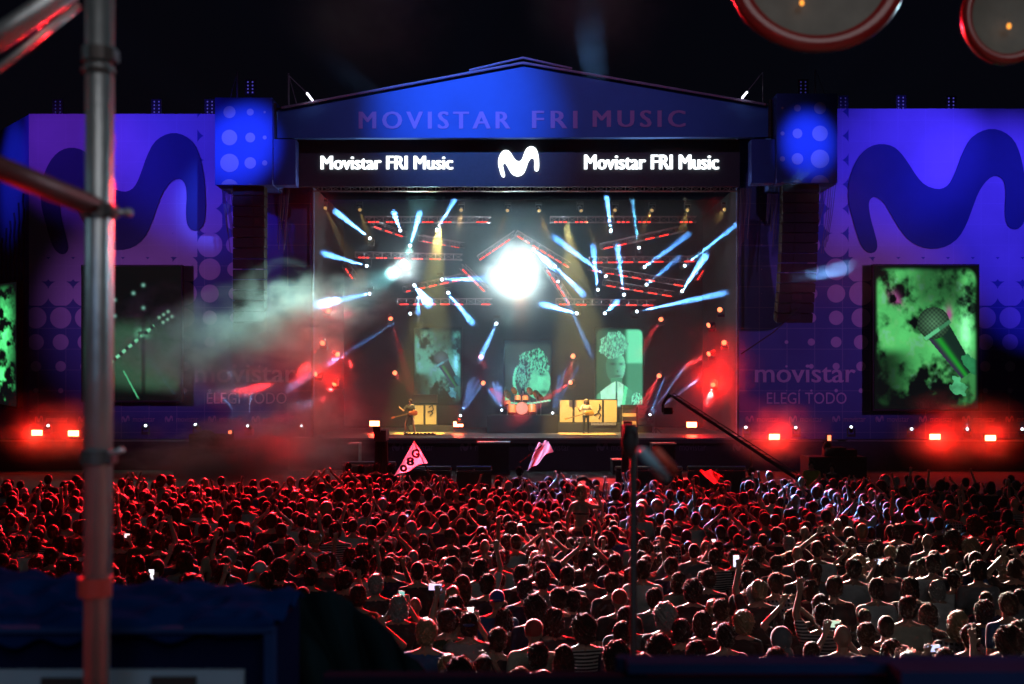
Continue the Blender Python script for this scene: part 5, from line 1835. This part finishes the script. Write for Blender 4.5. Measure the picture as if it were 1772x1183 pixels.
# jib crane
jd = 45
r = empty('camera_crane', (P(1500, 880, jd).x, jd, 0), 'long camera crane slanting across the right side of the stage', 'camera crane')
J0, J1 = P(1162, 684, jd), P(1440, 868, jd)
dr = (J1 - J0).normalized(); nr_ = Vector((-dr.z, 0, dr.x))
mb = MB()
mb.tube(J0, J1, .055, .09, n=6).tube(J0 + nr_ * .13, J1 + nr_ * .2, .02, n=5)
for i in range(24):
    p, q = J0.lerp(J1, i / 24), J0.lerp(J1, (i + 1) / 24)
    mb.tube(p, q + nr_ * .15, .012, n=4)
wpart(mb, 'boom', RUBBER, r)
wpart(MB().path([J0, P(1155, 686, jd), P(1147, 698, jd), P(1147, 708, jd)], .06, 8).path([P(1155, 686, jd), P(1158, 680, jd)], .05, 6), 'arm_head', BLACK, r)
wpart(MB().box(P(1155, 710, jd), (.34, .5, .26)).tube(P(1160, 712, jd) + Vector((0, 0, 0)), P(1160, 712, jd) + Vector((.1, .45, 0)), .1).box(P(1147, 706, jd), (.10, .2, .3)), 'camera', BLACK, r)
wpart(MB().tube((J1.x, jd, 0), J1, .12, n=8), 'pillar', BLACK, r)

# ------------------------------------------------------------------ foreground (camera tower)
tag(MB().bbox((-4, -2, 2.6), (4, 3.9, 2.7)).build('platform_deck', mat('platform plywood', (.12, .09, .06), .8)), kind='structure')
sc = empty('scaffold', (P(170, 0, 2).x, 2.0, 2.7), 'steel scaffold pole with red lit cross tube and couplers at the left', 'scaffold')
D = 2.0
wpart(MB().tube(P(166, 1500, D), P(172, -400, D), .0222, n=24), 'upright', STEEL, sc, True)
wpart(MB().tube(P(182, 1500, 2.35), P(190, -400, 2.35), .012, n=20), 'upright', STEEL, sc, True)
wpart(MB().tube(P(-160, 225, D - .3), P(176, 362, D), .0195, n=20), 'cross_tube', mat('tube tinted by red light', (.16, .05, .05), .5, .5), sc, True)  # steel tube; the red light on it is put into its colour
wpart(MB().tube(P(-180, 185, D + .1), P(150, -40, D + .05), .0215, n=20), 'brace', STEEL, sc, True)
wpart(MB().tube(P(-140, 225, D), P(138, 8, D), .0065, n=12), 'brace_rod', STEEL, sc, True)
for (x, y) in ((171, 95), (170, 122), (169, 365), (168, 790)):
    c = MB().tube(P(x, y - 12 if y != 122 else y - 3, D), P(x, y + 12 if y != 122 else y + 3, D), .029, n=20)
    if y != 122: c.box(P(x + 22, y, D - .005), (.018, .03, .02))
    wpart(c, 'coupler', mat('coupler iron', (.10, .09, .09), .5, .6), sc)
wpart(MB().tube(P(180, 366, D - .01), P(216, 367, D - .03), .0055, n=12).ell(P(222, 367, D - .03), (.0085,) * 3), 'bolt', STEEL, sc, True)
wpart(MB().tube(P(180, 790, D - .01), P(212, 777, D - .03), .0055, n=12), 'bolt', STEEL, sc, True)
wpart(MB().tube(P(164, 998, D), P(164, 1030, D), .0285, n=20), 'clamp', mat('red painted clamp', (.5, .04, .03), .5), sc)
# tarpaulin over a flight case
fc = empty('flight_case', (P(200, 0, 2.3).x, 2.3, 2.7), 'dark flight case with pale metal edges under the blue tarpaulin', 'flight case')
a, b = P(-80, 1400, 2.2), P(468, 1092, 2.2)
wpart(MB().bbox((a.x, 2.2, 2.7), (b.x, 2.5, b.z)), 'case_body', mat('case laminate', (.004, .007, .03), .9, spec=0), fc)
pm = mat('pale panel', (.20, .28, .36), .5)
wpart(MB().bbox((a.x, 2.185, P(0, 1240, 2.2).z), (P(425, 0, 2.2).x, 2.197, P(0, 1156, 2.2).z)), 'front_panel', pm, fc)
for x0, x1, y0, y1 in ((72, 168, 1172, 1190), (262, 340, 1170, 1195)):
    wpart(MB().bbox((P(x0, 0, 2.18).x, 2.175, P(0, y1, 2.18).z), (P(x1, 0, 2.18).x, 2.183, P(0, y0, 2.18).z)), 'slot', BLACK, fc)
for (x0, y0, x1, y1) in ((458, 1092, 474, 1300), (-80, 1086, 474, 1094)):
    wpart(MB().bbox((P(x0, 0, 2.17).x, 2.165, P(0, y1, 2.17).z), (P(x1, 0, 2.17).x, 2.196, P(0, y0, 2.17).z)), 'edge_trim', mat('blued trim', (.012, .03, .10), .9, spec=0), fc)
ztop = b.z
def tarp(u, v):
    x = -1.35 + u * (P(468, 0, 2.2).x + 1.35 + .01)
    yy = 2.70 - .20 * u - (.50 - .20 * u) * min(1, v * 1.12)
    sag = max(0, v - .9) * -.25
    fx, fy = np.float64(u * 9), np.float64(v * 3)
    cr = abs(float(fbm(fx, fy, 3, 2)) - .5) * .08
    z = ztop + .03 + sag - cr + .02 * (1 - u) * (1 - v)
    return Vector((x, yy - (.02 if v > .9 else 0), z))
o = MB().grid(tarp, 150, 34).build('tarpaulin', mat('blue tarpaulin', (.0022, .016, .075), .95, var=.5, scale=9, bump=.4, spec=.0), None, True)
o.modifiers.new('t', 'SOLIDIFY').thickness = .004
tag(o, 'crumpled blue tarpaulin lying over the flight case', 'tarpaulin')
# black covered gear to the right of it
def cover(u, v):
    x = 428 + 330 * u
    top = 1012 + 14 * math.sin(u * 5) + (max(0, u - .42) * 2) ** 1.3 * 165
    yy = top + (1320 - top) * v
    dd = 2.9 - .35 * v + .05 * math.sin(u * 12 + v * 2) + .03 * math.sin(u * 27 - v * 9)
    return P(x, yy, dd)
o = MB().grid(cover, 60, 40).build('equipment_cover', mat('black nylon', (.004, .010, .013), .9, spec=0, var=.5, scale=5, bump=.6), None, True)
o.modifiers.new('t', 'SOLIDIFY').thickness = .01
tag(o, 'black nylon cover draped over gear between the tarpaulin and the crowd', 'cover')
# front rail
rl = empty('guard_rail', (1.0, 2.0, 2.7), 'blurred dark blue guard rail along the bottom right', 'rail')
railm = mat('blue grey rail', (.008, .022, .07), .95, spec=0)
wpart(MB().bbox((P(1085, 0, 2).x, 1.98, P(0, 1160, 2).z), (P(2000, 0, 2).x, 2.04, P(0, 1143, 2).z)), 'top_bar', railm, rl)
wpart(MB().bbox((P(560, 0, 2).x, 1.99, P(0, 1230, 2).z), (P(2000, 0, 2).x, 2.03, P(0, 1168, 2).z)), 'lower_bar', mat('dark rail', (.006, .008, .02), .95, spec=0), rl)
wpart(MB().bbox((P(1560, 0, 1.9).x, 1.90, P(0, 1230, 1.9).z), (P(1900, 0, 1.9).x, 1.97, P(0, 1162, 1.9).z)), 'plate', mat('rail plate', (.012, .022, .06), .9, spec=0), rl)
for x in (1090, 1750): wpart(MB().tube((P(x, 0, 2).x, 2.06, 2.7), (P(x, 0, 2).x, 2.06, P(0, 1150, 2).z), .02), 'rail_post', railm, rl)
# thin black stand with boom
sd = empty('boom_stand', (P(1096, 0, 3.4).x, 3.4, 2.7), 'thin black stand rising from the rail in front of the crowd', 'stand')
wpart(MB().tube((P(1096, 0, 3.4).x, 3.4, 2.7), P(1096, 740, 3.4), .0105, n=12), 'pole', BLACK, sd, True)
wpart(MB().ell(P(1090, 762, 3.4), (.026, .03, .05)).box(P(1090, 745, 3.4), (.035, .05, .04)), 'clamp_head', BLACK, sd, True)
rod = MB().cap(P(1112, 782, 1.6), P(1150, 824, 1.65), .0078, .0078, 14).build('grip_rod', mat('pale blue plastic', (.30, .55, .75), .4), None, True)
tag(rod, 'blurred short pale blue and red rod right of the black stand', 'rod')
MB().cap(P(1137, 782, 1.64), P(1165, 812, 1.66), .0072, .0072, 14).build('red_half', mat('red plastic', (.75, .12, .08), .4), rod, True)
# hanging red rimmed dish lamps at the top right
for i, (cx, cy, rx, ry, dd, lab) in enumerate(((1412, -42, 152, 132, 3.2, 'blurred hanging grey dish lamp with red rim, upper right'), (1738, 30, 76, 82, 3.2, 'second blurred grey dish lamp cut by the right edge of picture'))):
    c = P(cx, cy, dd)
    r = empty('dish_lamp', c, lab, 'dish lamp', 'dish lamps hanging in front of the camera')
    sx_, sz_ = rx / F * dd, ry / F * dd
    n = 48
    mb = MB()
    rings = [(1.0, 0.0), (1.02, -.012), (1.0, -.03), (.86, -.035), (.80, -.02)]
    vs = [(sx_ * k * math.cos(2 * math.pi * j / n), y_, sz_ * k * math.sin(2 * math.pi * j / n)) for k, y_ in rings for j in range(n)]
    mb.add(vs, [(a * n + j, a * n + (j + 1) % n, (a + 1) * n + (j + 1) % n, (a + 1) * n + j) for a in range(len(rings) - 1) for j in range(n)])
    mb.build('rim', mat('red lacquered rim', (.30, .02, .02), .3, coat=.6), r, True)
    mb = MB()
    rings = [(.80, -.02), (.6, -.008), (.3, 0), (.01, 0)]
    vs = [(sx_ * k * math.cos(2 * math.pi * j / n), y_, sz_ * k * math.sin(2 * math.pi * j / n)) for k, y_ in rings for j in range(n)]
    mb.add(vs, [(a * n + j, a * n + (j + 1) % n, (a + 1) * n + (j + 1) % n, (a + 1) * n + j) for a in range(len(rings) - 1) for j in range(n)])
    mb.build('dish', mat('grey enamel', (.20, .20, .17), .6, var=.35, scale=14), r, True)
    MB().tube((0, .02, 0), (0, .02, 1.2), .008).build('cord', BLACK, r)
    bx = P(1383 if i == 0 else 1738, 10 if i == 0 else 50, dd) - c
    MB().ell((bx.x, -.03, bx.z), (.0065, .004, .0085), 12, 8).build('pilot_light', glow('orange pilot', (1, .35, .05), 1.6), r)
